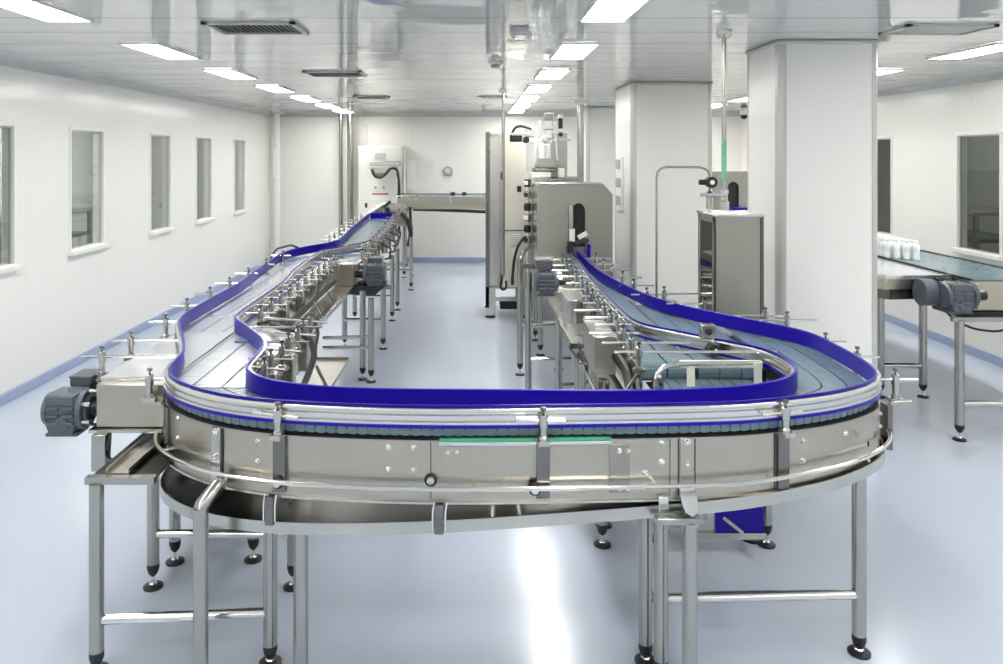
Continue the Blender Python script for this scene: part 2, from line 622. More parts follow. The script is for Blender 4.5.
side_wall('wall_left', XL - 0.09, XL, LWIN, LZ)
side_wall('wall_right', XR, XR + 0.09, RWIN, RZ)

def window(n, x, s, a, b, zz):
    """s = +1 when the room lies towards +x"""
    fr = MB()
    t = 0.012
    X0, X1 = sorted((x - s * 0.092, x + s * 0.012))
    fr.box(X0, X1, a - 0.012, a + t, zz[0] - 0.012, zz[1] + 0.012)
    fr.box(X0, X1, b - t, b + 0.012, zz[0] - 0.012, zz[1] + 0.012)
    fr.box(X0, X1, a, b, zz[1] - t, zz[1] + 0.02)
    fr.box(X0, X1, a, b, zz[0] - 0.02, zz[0] + t)
    f = structure(fr.build('window_%d' % n, M_FRAMEW, origin=(x, (a + b) / 2, zz[0]), bev=0.004))
    A0, A1 = sorted((x - s * 0.002, x + s * 0.045))
    MB().box(A0, A1, a - 0.03, b + 0.03, zz[0] - 0.035, zz[0] + 0.005).build('window_sill', M_FRAMEW, f, bev=0.004)
    A0, A1 = sorted((x - s * 0.022, x - s * 0.016))
    MB().box(A0, A1, a + t - 0.005, b - t + 0.005, zz[0] + t - 0.005, zz[1] - t + 0.005).build('window_pane', M_GLASS, f)
    g = MB()
    A0, A1 = sorted((x - s * 0.03, x - s * 0.010))
    g.box(A0, A1, a + t, a + t + 0.012, zz[0] + t, zz[1] - t).box(A0, A1, b - t - 0.012, b - t, zz[0] + t, zz[1] - t)
    g.box(A0, A1, a + t, b - t, zz[1] - t - 0.012, zz[1] - t)
    g.build('window_gasket', M_TRIM, f)

n = 1
for a, b in LWIN:
    window(n, XL, 1, a, b, LZ); n += 1
for a, b in RWIN:
    window(n, XR, -1, a, b, RZ); n += 1

def basebd(name, x0, x1, y0, y1):
    return structure(MB().box(x0, x1, y0, y1, 0, 0.085).build(name, M_BASEB, bev=0.006))
basebd('baseboard_left', XL, XL + 0.02, YB, YF)
basebd('baseboard_right', XR - 0.02, XR, YB, YF)
basebd('baseboard_far', XL, XR, YF - 0.02, YF)

# ceiling coves and rounded corner trim
structure(MB().prism([(XL, H), (XL + 0.055, H), (XL + 0.03, H - 0.02), (XL + 0.012, H - 0.045), (XL, H - 0.06)], YB, YF, axis='Y').build('trim_1', M_TRIM))
structure(MB().prism([(XR, H), (XR - 0.055, H), (XR - 0.03, H - 0.02), (XR - 0.012, H - 0.045), (XR, H - 0.06)], YB, YF, axis='Y').build('trim_2', M_TRIM))
structure(MB().prism([(YF, H), (YF - 0.06, H), (YF - 0.035, H - 0.02), (YF - 0.012, H - 0.045), (YF, H - 0.06)], XL, XR, axis='X').build('trim_3', M_TRIM))
structure(MB().prism([(XL, YF), (XL + 0.08, YF), (XL + 0.03, YF - 0.03), (XL, YF - 0.08)], 0, H).build('trim_4', M_FRAMEW))

# side rooms seen through the windows
def side_room(name, x0, x1):
    m = MB()
    xo = x0 if x0 < 0 else x1
    m.box(*( (x0 - 0.08, x0) if x0 < 0 else (x1, x1 + 0.08)), 4.0, YF, 0, H)
    m.box(x0, x1, 4.0, 4.08, 0, H)
    m.box(x0, x1, YF - 0.08, YF, 0, H)
    return structure(m.build(name, M_ROOM2))
side_room('wall_left_side_room', XL - 2.4, XL - 0.09)
side_room('wall_right_side_room', XR + 0.09, XR + 2.4)

# pillars with rounded aluminium corners
def pillar(n, x0, x1, y0, y1):
    r = 0.05
    def rr(x0, x1, y0, y1, r, k=6):
        P = []
        for cx, cy, a0 in ((x1 - r, y1 - r, 0), (x0 + r, y1 - r, PI / 2), (x0 + r, y0 + r, PI), (x1 - r, y0 + r, 1.5 * PI)):
            P += [(cx + r * math.cos(a0 + PI / 2 * i / k), cy + r * math.sin(a0 + PI / 2 * i / k)) for i in range(k + 1)]
        return P
    body = structure(MB().prism(rr(x0, x1, y0, y1, r), 0, H).build('pillar_%d' % n, M_PILLAR, origin=((x0 + x1) / 2, (y0 + y1) / 2, 0)))
    m = MB()
    e = 0.004
    for cx, cy, a0 in ((x1 - r, y1 - r, 0), (x0 + r, y1 - r, PI / 2), (x0 + r, y0 + r, PI), (x1 - r, y0 + r, 1.5 * PI)):
        arc = [(cx + (r + e) * math.cos(a0 + PI / 2 * i / 8), cy + (r + e) * math.sin(a0 + PI / 2 * i / 8)) for i in range(9)]
        inn = [(cx + (r - e) * math.cos(a0 + PI / 2 * i / 8), cy + (r - e) * math.sin(a0 + PI / 2 * i / 8)) for i in range(8, -1, -1)]
        m.prism(arc + inn, 0, H)
    m.build('corner_profile', M_TRIM, body)
    MB().prism(rr(x0 - 0.014, x1 + 0.014, y0 - 0.014, y1 + 0.014, r), H - 0.028, H - 0.001).build('cornice', M_TRIM, body, bev=0.01)
    MB().prism(rr(x0 - 0.012, x1 + 0.012, y0 - 0.012, y1 + 0.012, r), 0, 0.085).build('plinth', M_BASEB, body)
pillar(1, 1.945, 2.595, 5.0, 5.6)
pillar(2, 1.585, 2.41, 7.9, 8.85)
pillar(3, 1.70, 2.62, 11.9, 12.8)

# ------------------------------------------------------------------ ceiling lights
LIGHT_Y = [1.9, 3.42, 5.08, 6.63, 8.2, 9.75, 11.25, 12.6]
ORD7 = ['nearest', 'second nearest', 'third nearest', 'middle', 'third farthest', 'second farthest', 'farthest']
ORD6 = ['nearest', 'second nearest', 'third nearest', 'third farthest', 'second farthest', 'farthest']
proto = None
def make_light():
    t = thing('ceiling_light', '', 'ceiling light', (0, 0, H))
    f = MB()
    W, L, d = 0.128, 0.40, 0.018
    f.box(-W, -W + 0.014, -L, L, H - d, H - 0.001).box(W - 0.014, W, -L, L, H - d, H - 0.001)
    f.box(-W, W, -L, -L + 0.014, H - d, H - 0.001).box(-W, W, L - 0.014, L, H - d, H - 0.001)
    f.build('light_frame', M_FRAMEW, t)
    MB().box(-W + 0.014, W - 0.014, -L + 0.014, L - 0.014, H - 0.014, H - 0.006).build('diffuser', M_LIGHT, t)
    return t
proto = make_light()
first = True
for x, rowname in ((-2.20, 'left'), (0.69, 'middle'), (3.54, 'right')):
    for k, y in enumerate(LIGHT_Y):
        o = proto if first else copy_tree(proto)
        first = False
        o.location = (x, y + 0.42, H)
        k0 = 2 if rowname == 'right' else 1
        if k >= k0:
            o['label'] = '%s rectangular white ceiling light in the %s of three rows' % ((ORD6 if k0 == 2 else ORD7)[k - k0], rowname)
        else:
            o['label'] = 'rectangular white ceiling light of the %s row above the frame, %s' % (rowname, ('nearer the viewer', 'just out of view')[k])
        o['group'] = 'ceiling lights'
    for y in (-1.3, -2.9, 0.3):
        o = copy_tree(proto)
        o.location = (x, y + 0.42, H)
        o['label'] = 'rectangular white ceiling light of the %s row behind the viewer, at %s' % (rowname, {-1.3: 'mid distance', -2.9: 'the back wall', 0.3: 'close range'}[y])
        o['group'] = 'ceiling lights'
for nm, x, wh in (('l', -4.85, 'left'), ('r', 5.95, 'right')):
    for k, y in enumerate((6.4, 10.4)):
        o = MB().box(x - 0.15, x + 0.15, y - 0.4, y + 0.4, H - 0.02, H - 0.002).build('side_room_fill', M_LIGHT2 if x < 0 else M_LIGHT3)  # unseen lamps added to brighten the rooms behind the windows
        tag(o, '%s unseen fill light added to the room behind the %s wall windows' % (('nearer', 'farther')[k], wh), 'ceiling light', 'added side room fill lights')

# ventilation grilles
def grille(x0, x1, y0, y1, label):
    t = thing('air_vent', label, 'air vent', ((x0 + x1) / 2, (y0 + y1) / 2, H), 'ceiling air vents')
    f = MB()
    z0, z1 = H - 0.016, H - 0.001
    f.box(x0, x1, y0, y0 + 0.03, z0, z1).box(x0, x1, y1 - 0.03, y1, z0, z1).box(x0, x0 + 0.03, y0, y1, z0, z1).box(x1 - 0.03, x1, y0, y1, z0, z1)
    f.build('vent_frame', M_TRIM, t)
    MB().box(x0 + 0.02, x1 - 0.02, y0 + 0.02, y1 - 0.02, H - 0.004, H - 0.001).build('vent_back', M_DARK, t)
    s = MB()
    k = int((x1 - x0 - 0.06) / 0.03)
    for i in range(k):
        xx = x0 + 0.035 + i * (x1 - x0 - 0.07) / k
        s.obox((xx + 0.008, (y0 + y1) / 2, H - 0.009), (0.014, y1 - y0 - 0.06, 0.003), ry=0.6)
    s.build('vent_slats', M_TRIM, t)
grille(-1.52, -1.0, 4.32, 4.7, 'slatted ceiling air vent, nearest of the three right of the left light row')
grille(-1.52, -1.0, 6.85, 7.25, 'slatted ceiling air vent, middle of the three right of the left light row')
grille(-1.52, -1.1, 9.7, 10.1, 'slatted ceiling air vent, farthest of the three right of the left light row')
grille(2.44, 2.96, 4.4, 4.72, 'slatted ceiling air vent beside the right light row near the big pillar')
grille(0.05, 0.4, 9.75, 10.0, 'small slatted ceiling air vent beside the middle light row, above the tall cabinet')

def detector(x, y, label):
    t = thing('smoke_detector', label, 'smoke detector', (x, y, H), 'ceiling detectors')
    MB().lathe((x, y, H - 0.02), [(0.05, 0.0), (0.055, 0.008), (0.055, 0.019)], 20).build('detector_base', M_WHITE, t)
    MB().lathe((x, y, H - 0.05), [(0.02, 0), (0.036, 0.008), (0.036, 0.03)], 18).build('detector_head', M_GREY, t)
detector(0.165, 6.2, 'small round grey ceiling detector nearest the viewer')
detector(0.14, 12.3, 'small round ceiling detector near the far wall')

# ------------------------------------------------------------------ guide rails over the belts
ZR0, ZR1 = 0.948, 1.024
OUT = [(-1.60, 11.8), (-1.50, 9.5), (-1.41, 8.05), (-1.50, 7.73), (-1.62, 7.52), (-1.72, 7.2), (-1.735, 6.88), (-1.68, 6.1), (-1.62, 5.37), (-1.622, 5.06), (-1.618, 4.59),
       (-1.616, 4.354), (-1.60, 4.23), (-1.56, 4.095), (-1.457, 3.865), (-1.358, 3.64), (-1.285, 3.44), (-1.288, 3.34), (-1.278, 3.245),
       (-1.256, 3.17), (-1.206, 3.085), (-1.141, 3.017), (-1.05, 2.94), (-0.937, 2.866), (-0.806, 2.82), (-0.658, 2.778), (-0.35, 2.742),
       (-0.0875, 2.73), (0.15, 2.735), (0.406, 2.745), (0.72, 2.76), (0.943, 2.777), (1.07, 2.808), (1.312, 2.885), (1.50, 2.995), (1.61, 3.10), (1.64, 3.17),
       (1.672, 3.377), (1.672, 3.5), (1.672, 3.72), (1.672, 3.86), (1.583, 4.02), (1.505, 4.12), (1.39, 4.286), (1.266, 4.467), (1.17, 4.63),
       (1.082, 4.88), (0.999, 5.375), (0.945, 5.88), (0.933, 6.68), (0.95, 7.22)]
INN = [(-1.22, 11.6), (-1.11, 9.8), (-1.08, 8.4), (-1.11, 7.85), (-1.30, 7.45), (-1.42, 7.22), (-1.42, 6.62), (-1.39, 5.93), (-1.335, 5.46), (-1.323, 4.71), (-1.32, 4.38),
       (-1.315, 4.233), (-1.181, 4.023), (-1.052, 3.80), (-0.995, 3.69), (-0.968, 3.55), (-0.963, 3.33), (-0.95, 3.207), (-0.894, 3.127),
       (-0.788, 3.037), (-0.671, 2.99), (-0.516, 2.945), (-0.334, 2.928), (-0.094, 2.922), (0.429, 2.911), (0.729, 2.917), (0.916, 2.94), (1.045, 2.968),
       (1.15, 3.02), (1.234, 3.075), (1.296, 3.14), (1.331, 3.215), (1.348, 3.307), (1.338, 3.48), (1.306, 3.574), (1.189, 3.69), (1.085, 3.828),
       (0.958, 3.96), (0.868, 4.083), (0.841, 4.2), (0.836, 4.467), (0.829, 5.17), (0.837, 5.78), (0.87, 6.45), (0.88, 7.2)]
OUTS = smooth(OUT, 0.03, 14)
INNS = smooth(INN, 0.03, 10)

def rail(label, path, s, at):
    """s = side the belt is on (+1 left of travel)"""
    t = thing('guide_rail', label, 'guide rail', at, 'blue-lined bottle guide rails')
    q = lambda u: u * s
    strip = [(q(0.004), ZR0), (q(0.007), ZR0 + 0.004), (q(0.007), ZR1 - 0.003), (q(0.0035), ZR1), (q(-0.003), ZR1), (q(-0.003), ZR0 + 0.012), (q(-0.021), ZR0 + 0.012), (q(-0.021), ZR0)]
    MB().sweep(path, strip).build('wear_strip', M_BLUE, t, 'blue plastic wear strip')
    a, b = ZR0 + 0.012, ZR1 - 0.008
    prof = [(-0.003, b), (-0.017, b), (-0.019, b - 0.004), (-0.019, b - 0.012), (-0.011, b - 0.016), (-0.011, b - 0.021), (-0.020, b - 0.025),
            (-0.020, a + 0.020), (-0.011, a + 0.016), (-0.011, a + 0.012), (-0.019, a + 0.008), (-0.019, a), (-0.003, a)]
    MB().sweep(path, [(q(u), z) for u, z in prof]).build('metal_profile', M_ALU, t, 'bright ribbed aluminium profile')
    return t
r_out = rail('long outer blue-lined guide rail looping round the front curve', OUTS, 1, (0, 2.73, ZR0))
r_in = rail('inner blue-lined guide rail lining the inside of the loop', INNS, -1, (0, 2.92, ZR0))
MB().obox((-1.41, 11.72, 0.985), (0.36, 0.012, 0.085), rz=-0.3).build('end_stop', M_BLUE, r_out)

# ------------------------------------------------------------------ the front curve
FR = [(-1.285, 4.32)] + [p for p in OUT if p[1] < 3.36 and p[0] < 1.65] + [(1.672, 3.377), (1.68, 3.7), (1.68, 4.7)]
FRS = smooth(FR, 0.03, 14)

def front_at(X):
    best = None
    N = normals(FRS)
    for p, nn in zip(FRS, N):
        if p[1] < 3.4:
            d = abs(p[0] - X)
            if best is None or d < best[0]:
                best = (d, p, nn)
    p, nn = best[1], best[2]
    return p, (-nn[0], -nn[1])     # outward normal

curve = thing('curved_conveyor', 'stainless curved conveyor table wrapping round the front of the line, with teal chain', 'conveyor', (0, 2.9, 0))
ZB = 0.942
c = MB()
chain(c, FRS, 0.004, 0.098, ZB)
c.build('chain_belt', M_TEAL, curve, 'teal plastic chain')
c = MB(); chain(c, offset(FRS, 0.1), 0.004, 0.098, ZB); c.build('chain_belt', M_TEAL, curve)
c = MB(); chain(c, offset(FRS, 0.2), 0.004, 0.094, ZB); c.build('chain_belt', M_TEAL, curve)
MB().sweep(FRS, [(-0.012, 0.690), (-0.008, 0.690), (-0.008, 0.903), (-0.012, 0.903)]).build('side_plate', M_PLATE, curve, 'satin steel skirt plate round the curve')
MB().sweep(FRS, [(-0.008, 0.895), (0.02, 0.895), (0.02, 0.906), (-0.008, 0.906)]).build('chain_gap_shade', M_DARK, curve)  # dark strip painting the shaded gap below the chain
MB().sweep(offset(FRS, 0.315), [(-0.003, 0.70), (0.003, 0.70), (0.003, 0.93), (-0.003, 0.93)]).build('inner_side_plate', M_PLATE, curve)
MB().sweep(FRS, [(0.01, 0.86), (0.30, 0.86), (0.30, 0.905), (0.01, 0.905)]).build('chain_bed', M_DARK, curve)
MB().sweep(FRS, [(-0.02, 0.684), (-0.0, 0.684), (-0.0, 0.692), (-0.02, 0.692)]).build('bottom_lip', M_STEEL, curve)
# return tube running round the skirt
TB = [p for p in offset(FRS, -0.05) if p[1] < 3.9]
MB().tube([(p[0], p[1], 0.75 + 0.03 * max(0.0, (p[0] - 0.9) / 0.8)) for p in TB], 0.0082, 10).build('bumper_tube', M_TUBE, curve)
for X in (-1.18, -0.78, 0.0, 0.42, 0.62, 1.03, 1.45):
    p, nn = front_at(X)
    MB().cyl((p[0] + nn[0] * 0.01, p[1] + nn[1] * 0.01, 0.752), (p[0] + nn[0] * 0.05, p[1] + nn[1] * 0.05, 0.752), 0.006, seg=8).build('tube_standoff', M_TUBE, curve)
# drip tray below
def strip_tray(parent, A, B, z, rim=0.042, name='drip_tray'):
    n = 70
    def rs(P):
        L = sum(math.dist(a, b) for a, b in zip(P, P[1:]))
        q = resample(P, L / n)
        while len(q) < n + 1: q.append(P[-1])
        return q[:n + 1]
    A, B = rs(A), rs(B)
    m = MB()
    for i in range(n):
        m.quadbox([(A[i][0], A[i][1], z), (A[i + 1][0], A[i + 1][1], z), (B[i + 1][0], B[i + 1][1], z), (B[i][0], B[i][1], z),
                   (A[i][0], A[i][1], z + 0.003), (A[i + 1][0], A[i + 1][1], z + 0.003), (B[i + 1][0], B[i + 1][1], z + 0.003), (B[i][0], B[i][1], z + 0.003)])
    bmesh.ops.remove_doubles(m.bm, verts=m.bm.verts, dist=1e-5)
    o = m.build(name, M_STEELD, parent, 'drip tray with the reflected underside in its dark colour')  # floor darker than its rim: reflected underside put into the colour
    MB().sweep(A, [(-0.003, z), (0.003, z), (0.003, z + rim), (-0.003, z + rim)]).build('tray_rim', M_STEEL, o)
    MB().sweep(B, [(-0.003, z), (0.003, z), (0.003, z + rim), (-0.003, z + rim)]).build('tray_rim', M_STEEL, o)
    return o
TA = [p for p in offset(FRS, -0.03) if p[1] < 4.2]
TI = [(-0.74, 4.3), (-0.74, 3.5), (-0.70, 3.32), (-0.60, 3.22), (-0.45, 3.17), (0.9, 3.17), (1.05, 3.22), (1.14, 3.32), (1.18, 3.5), (1.18, 4.2)]
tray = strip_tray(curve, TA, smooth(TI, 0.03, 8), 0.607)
def tray_drop(o):
    for v in o.data.vertices:
        v.co.z += 0.055 * (v.co.x - 0.3) + 0.008
    for ch_ in o.children:
        tray_drop(ch_)
tray_drop(tray)
# flat tray hangers
for X, wdt, mt in ((0.66, 0.03, M_WHITE),):
    p, nn = front_at(X)
    rz = math.atan2(nn[1], nn[0]) + PI / 2
    MB().obox((p[0] + nn[0] * 0.03, p[1] + nn[1] * 0.03, 0.682), (0.035, 0.02, 0.055), rz=rz).build('tray_hanger', M_ALU, curve, bev=0.003)
for X in (-0.135, -0.71):
    p, nn = front_at(X)
    rz = math.atan2(nn[1], nn[0]) + PI / 2
    q = (p[0] + nn[0] * 0.038, p[1] + nn[1] * 0.038)
    t_ = (-nn[1], nn[0])
    MB().obox((q[0], q[1], 0.64), (0.032, 0.012, 0.10), rz=rz).build('tray_hanger', M_STEELD, curve, bev=0.003)
    for s in (-1, 1):
        e = (q[0] + t_[0] * 0.022 * s, q[1] + t_[1] * 0.022 * s)
        MB().tube(smooth([(e[0], e[1], 0.605), (e[0], e[1], 0.67), (e[0] - nn[0] * 0.0 + t_[0] * 0.006, e[1] + 0.0, 0.70)], 0.01, 2), 0.004, 8).build('tray_hook', M_TUBE, curve)
# brackets, cover plates and bolts on the skirt
def skirt_box(X, wdt, z0, z1, depth, material, name='bracket_strip', label=None):
    p, nn = front_at(X)
    rz = math.atan2(nn[1], nn[0]) + PI / 2
    o = 0.012 + depth / 2
    return MB().obox((p[0] + nn[0] * o, p[1] + nn[1] * o, (z0 + z1) / 2), (wdt, depth, z1 - z0), rz=rz).build(name, material, curve, label, bev=0.0015)
def skirt_bolt(X, z, r=0.009, extra=0.0):
    p, nn = front_at(X)
    return bolt(curve, p[0] + nn[0] * (0.012 + extra), p[1] + nn[1] * (0.012 + extra), z, nn, r)
skirt_box(-1.215, 0.05, 0.70, 0.90, 0.012, M_STEELD, label='dark steel end bracket')
skirt_box(-0.955, 0.045, 0.695, 0.90, 0.008, M_STEEL)
skirt_box(-0.928, 0.007, 0.695, 0.90, 0.003, M_DARK, 'sheet_joint')
skirt_bolt(-0.955, 0.885, 0.010, 0.008)
skirt_bolt(-0.955, 0.80, 0.004, 0.008); skirt_bolt(-0.955, 0.788, 0.004, 0.008)
skirt_box(0.517, 0.074, 0.715, 0.885, 0.003, M_SATIN, 'joint_plate')
for dx in (-0.016, 0.016):
    for z in (0.862, 0.73):
        skirt_bolt(0.517 + dx, z, 0.008, 0.003)
skirt_box(-0.005, 0.21, 0.715, 0.885, 0.0025, M_PLATE, 'cover_plate')
skirt_box(0.36, 0.22, 0.715, 0.885, 0.0025, M_PLATE, 'cover_plate')
for X in (-0.10, -0.078):
    for z in (0.862, 0.735):
        skirt_bolt(X, z, 0.007, 0.003)
skirt_box(0.735, 0.05, 0.695, 0.905, 0.007, M_PLATE)
skirt_box(0.763, 0.004, 0.70, 0.90, 0.002, M_DARK, 'sheet_joint')
skirt_box(0.707, 0.004, 0.70, 0.90, 0.002, M_DARK, 'sheet_joint')
skirt_bolt(0.745, 0.89, 0.009, 0.007)
skirt_bolt(0.74, 0.825, 0.005, 0.007); skirt_bolt(0.74, 0.808, 0.006, 0.007)
for X, z in ((-1.13, 0.885), (-1.13, 0.81), (-0.79, 0.87), (-0.79, 0.80), (-0.315, 0.878), (-0.215, 0.878), (-0.315, 0.80), (-0.215, 0.80), (0.655, 0.885), (0.655, 0.82),
             (0.605, 0.782), (1.175, 0.86), (1.175, 0.79), (1.37, 0.86), (1.595, 0.87), (1.595, 0.82)):
    skirt_bolt(X, z, 0.0085)
skirt_box(1.50, 0.006, 0.78, 0.80, 0.004, M_DARK, 'slot_mark')
# seams between skirt sheets
for X in (-0.148, 1.06, 0.68):
    skirt_box(X, 0.003, 0.70, 0.90, 0.001, M_DARK, 'sheet_joint')
# green strip with white seal along the top of the centre sheets
FG = [q for q in offset(FRS, -0.016) if q[1] < 3.0 and -0.13 < q[0] < 0.50]
MB().sweep(FG, [(-0.004, 0.903), (0.012, 0.903), (0.012, 0.911), (-0.004, 0.911)]).build('green_seal', M_GREEN, curve, 'thin green sealing strip')
MB().sweep(FG, [(-0.006, 0.890), (0.004, 0.890), (0.004, 0.902), (-0.006, 0.902)]).build('pale_edge_strip', M_ALU, curve)
# guide posts on channel brackets
for X in (-0.675, 0.225, 1.105):
    skirt_box(X, 0.046, 0.705, 0.90, 0.016, M_STEELD, 'post_channel', 'dark channel bracket carrying a guide post')
    p, nn = front_at(X)
    a = math.atan2(-nn[1], -nn[0])
    guide_post(curve, p[0] + nn[0] * 0.034, p[1] + nn[1] * 0.034, 0.91, a, h=0.075, rin=0.02, rout=0.0)
    t_ = (-nn[1], nn[0])
    cx, cy = p[0] + nn[0] * 0.03, p[1] + nn[1] * 0.03
    m = MB().cyl((cx - t_[0] * 0.075, cy - t_[1] * 0.075, 0.982), (cx + t_[0] * 0.075 - nn[0] * 0, cy + t_[1] * 0.075, 0.974), 0.0055, seg=10)
    m.cyl((cx - t_[0] * 0.095, cy - t_[1] * 0.095, 0.984), (cx - t_[0] * 0.06, cy - t_[1] * 0.06, 0.982), 0.0085, seg=10)
    m.build('cross_rod', M_TUBE, curve)
for X, z in ((-0.145, 0.768), (-0.69, 0.742), (0.218, 0.742)):
    p, nn = front_at(X)
    o = 0.012 if X == -0.145 else 0.028
    k = MB()
    d0 = Vector((p[0] + nn[0] * o, p[1] + nn[1] * o, z)); d1 = d0 + Vector((nn[0], nn[1], 0)) * 0.008
    k.cyl(d0, d1, 0.0225, seg=24)
    kk = k.build('clamp_washer', M_BLACK, curve, 'black-rimmed clamp washer')
    MB().cyl(d1, d1 + Vector((nn[0], nn[1], 0)) * 0.012, 0.016, 0.013, seg=18).build('clamp_nut', M_ALU, kk)
# side posts at the left and right extremes
guide_post(curve, -1.335, 3.20, 0.905, 0.1, h=0.08, rin=0.07, rout=0.12)
MB().box(-1.36, -1.28, 3.18, 3.22, 0.882, 0.893).build('post_arm', M_STEEL, curve)
guide_post(curve, 1.735, 3.22, 0.895, PI, h=0.085, rin=0.08, rout=0.09)
MB().tube(smooth([(1.69, 3.2, 0.78), (1.69, 3.2, 0.86), (1.71, 3.2, 0.888), (1.79, 3.2, 0.89)], 0.01, 3), 0.008, 8).build('post_arm', M_STEEL, curve)
MB().box(1.678, 1.698, 3.17, 3.23, 0.70, 0.88).build('bracket_strip', M_STEELD, curve)
# white tongue bent down over the right front leg
p, nn = front_at(0.755)
tg = MB()
pts = [(-0.028, 0.0), (0.028, 0.0), (0.028, -0.055), (0.02, -0.082), (0.0, -0.094), (-0.02, -0.082), (-0.028, -0.055)]
A = [tg.bm.verts.new((p[0] + x + 0.0, p[1] - 0.035 + z * 0.75 + 0.02, 0.728 + z * 0.75)) for x, z in pts]
B = [tg.bm.verts.new((p[0] + x, p[1] - 0.040 + z * 0.75 + 0.02, 0.731 + z * 0.75)) for x, z in pts]
tg.bm.faces.new(A); tg.bm.faces.new(B[::-1])
for i in range(len(pts)):
    j = (i + 1) % len(pts)
    tg.bm.faces.new((A[i], A[j], B[j], B[i]))
tg.build('spout', M_ALU, curve, 'bright bent steel tongue')
# legs
for x, y, zt in ((-0.965, 2.745, 0.66), (-0.625, 2.80, 0.56), (0.738, 2.68, 0.64), (0.675, 2.83, 0.61)):
    leg(curve, x, y, zt, fh=0.05)
for x, y, zt in ((-0.765, 2.915, 0.545), (0.64, 2.925, 0.635), (1.465, 2.975, 0.682)):
    leg(curve, x, y, zt, fh=0.052)
for x, y in ((-0.80, 3.43), (-1.04, 3.66)):
    leg(curve, x, y, 0.545)
for x, y in ((0.62, 3.80), (1.42, 3.80)):
    leg(curve, x, y, 0.62 if x < 1 else 0.70)
MB().tube([(-0.965, 2.745, 0.655), (-0.962, 2.748, 0.667), (-0.925, 2.795, 0.712), (-0.915, 2.825, 0.718)], 0.026, 14).build('leg_arm', M_LEG, curve)
MB().box(0.62, 0.775, 2.66, 2.70, 0.635, 0.658).build('leg_arm', M_LEG, curve, bev=0.003)
crossbar(curve, (0.66, 2.925, 0.238), (1.46, 2.975, 0.225))
crossbar(curve, (-1.40, 2.88, 0.185), (-0.77, 2.915, 0.19))
crossbar(curve, (0.62, 3.8, 0.25), (1.42, 3.8, 0.25))

# hose and sensor bundle inside the left of the loop
hose([(-1.10, 4.22, 0.985), (-1.02, 4.1, 0.99), (-0.92, 4.02, 0.99), (-0.84, 3.98, 0.965), (-0.80, 3.9, 0.90), (-0.81, 3.75, 0.82), (-0.84, 3.6, 0.74)], 0.016, 'corrugated_hose', curve)
hose([(-1.2, 4.3, 0.97), (-1.05, 4.28, 1.0), (-0.9, 4.26, 1.0), (-0.84, 4.2, 0.96), (-0.83, 4.05, 0.9)], 0.010, 'cable', curve)

# ------------------------------------------------------------------ generic straight module
def straight(root, p0, p1, w, strips, zt=0.94, ph=0.19, mt=None, end0=True, endmat=None):
    """p0 -> p1 centre line; chain strips given as (ua,ub) lateral spans left of travel"""
    path = [p0, p1]
    P = resample(path, 0.25)
    hw = w / 2
    for a, b in strips:
        c = MB(); chain(c, path, a, b, zt, pitch=0.04)
        c.build('chain_belt', mt or M_TEAL, root)
    for s in (-1, 1):
        MB().sweep(P, [(s * hw - 0.002, zt - ph), (s * hw + 0.002, zt - ph), (s * hw + 0.002, zt - 0.012), (s * hw - 0.002, zt - 0.012)]).build('side_plate', M_PLATE, root)
        MB().sweep(P, [(s * hw - 0.012 - 0.004 * s, zt - 0.014), (s * hw + 0.012 - 0.004 * s, zt - 0.014), (s * hw + 0.012 - 0.004 * s, zt - 0.006), (s * hw - 0.012 - 0.004 * s, zt - 0.006)]).build('top_lip', M_ALU, root)
    MB().sweep(P, [(-hw + 0.01, zt - 0.08), (hw - 0.01, zt - 0.08), (hw - 0.01, zt - 0.04), (-hw + 0.01, zt - 0.04)]).build('chain_bed', M_DARK, root)
    if end0:
        nn = normals(path)[0]
        u = (nn[1], -nn[0])
        rz = math.atan2(u[1], u[0]) - PI / 2
        MB().obox((p0[0], p0[1], zt - ph / 2 - 0.01), (w, 0.006, ph - 0.015), rz=rz).build('end_plate', M_PLATE, root, bev=0.002)

# ---- left straight module (its motor faces the viewer at the far left)
left = thing('straight_conveyor', 'left straight conveyor with pale chains, grey gear motor on its near end', 'conveyor', (-1.47, 5.0, 0), 'straight conveyor modules')
straight(left, (-1.435, 3.36), (-1.435, 7.4), 0.38, [(-0.18, -0.07), (-0.065, 0.05), (0.055, 0.18)], mt=M_CHAINW)
m = MB().box(-1.578, -1.295, 3.25, 3.37, 0.765, 0.943)
m.build('drive_housing', M_PLATE, left, 'satin steel end housing', bev=0.004)
MB().box(-1.60, -1.295, 3.225, 3.38, 0.75, 0.762).build('housing_base', M_STEEL, left)
MB().box(-1.60, -1.30, 3.34, 4.2, 0.943, 0.948).build('dead_plate', M_CHAINW, left)
gear_motor(left, -1.722, 3.31, 0.825, 0.87, -1)
hose([(-1.52, 3.25, 0.76), (-1.50, 3.2, 0.70), (-1.53, 3.25, 0.62), (-1.5, 3.4, 0.6)], 0.007, 'cable', left)
tr = MB().box(-1.372, -1.287, 2.90, 3.95, 0.714, 0.718)
tr.box(-1.372, -1.368, 2.90, 3.95, 0.714, 0.734).box(-1.291, -1.287, 2.90, 3.95, 0.714, 0.734)
tr.build('drip_tray', M_ALU, left, 'bright narrow drip trough')
MB().box(-1.43, -1.19, 2.90, 3.9, 0.693, 0.704).build('trough_gap_shade', M_BLACK, left)  # black plate painting the dark gap around the trough
MB().box(-1.435, -1.18, 2.865, 2.895, 0.688, 0.714).build('leg_arm', M_LEG, left)
MB().box(-1.576, -1.518, 3.20, 3.25, 0.60, 0.75).build('hanger', M_LEG, left, bev=0.003)
leg(left, -1.395, 2.875, 0.69, fh=0.052)
leg(left, -1.415, 3.43, 0.70)
leg(left, -1.40, 3.64, 0.75)
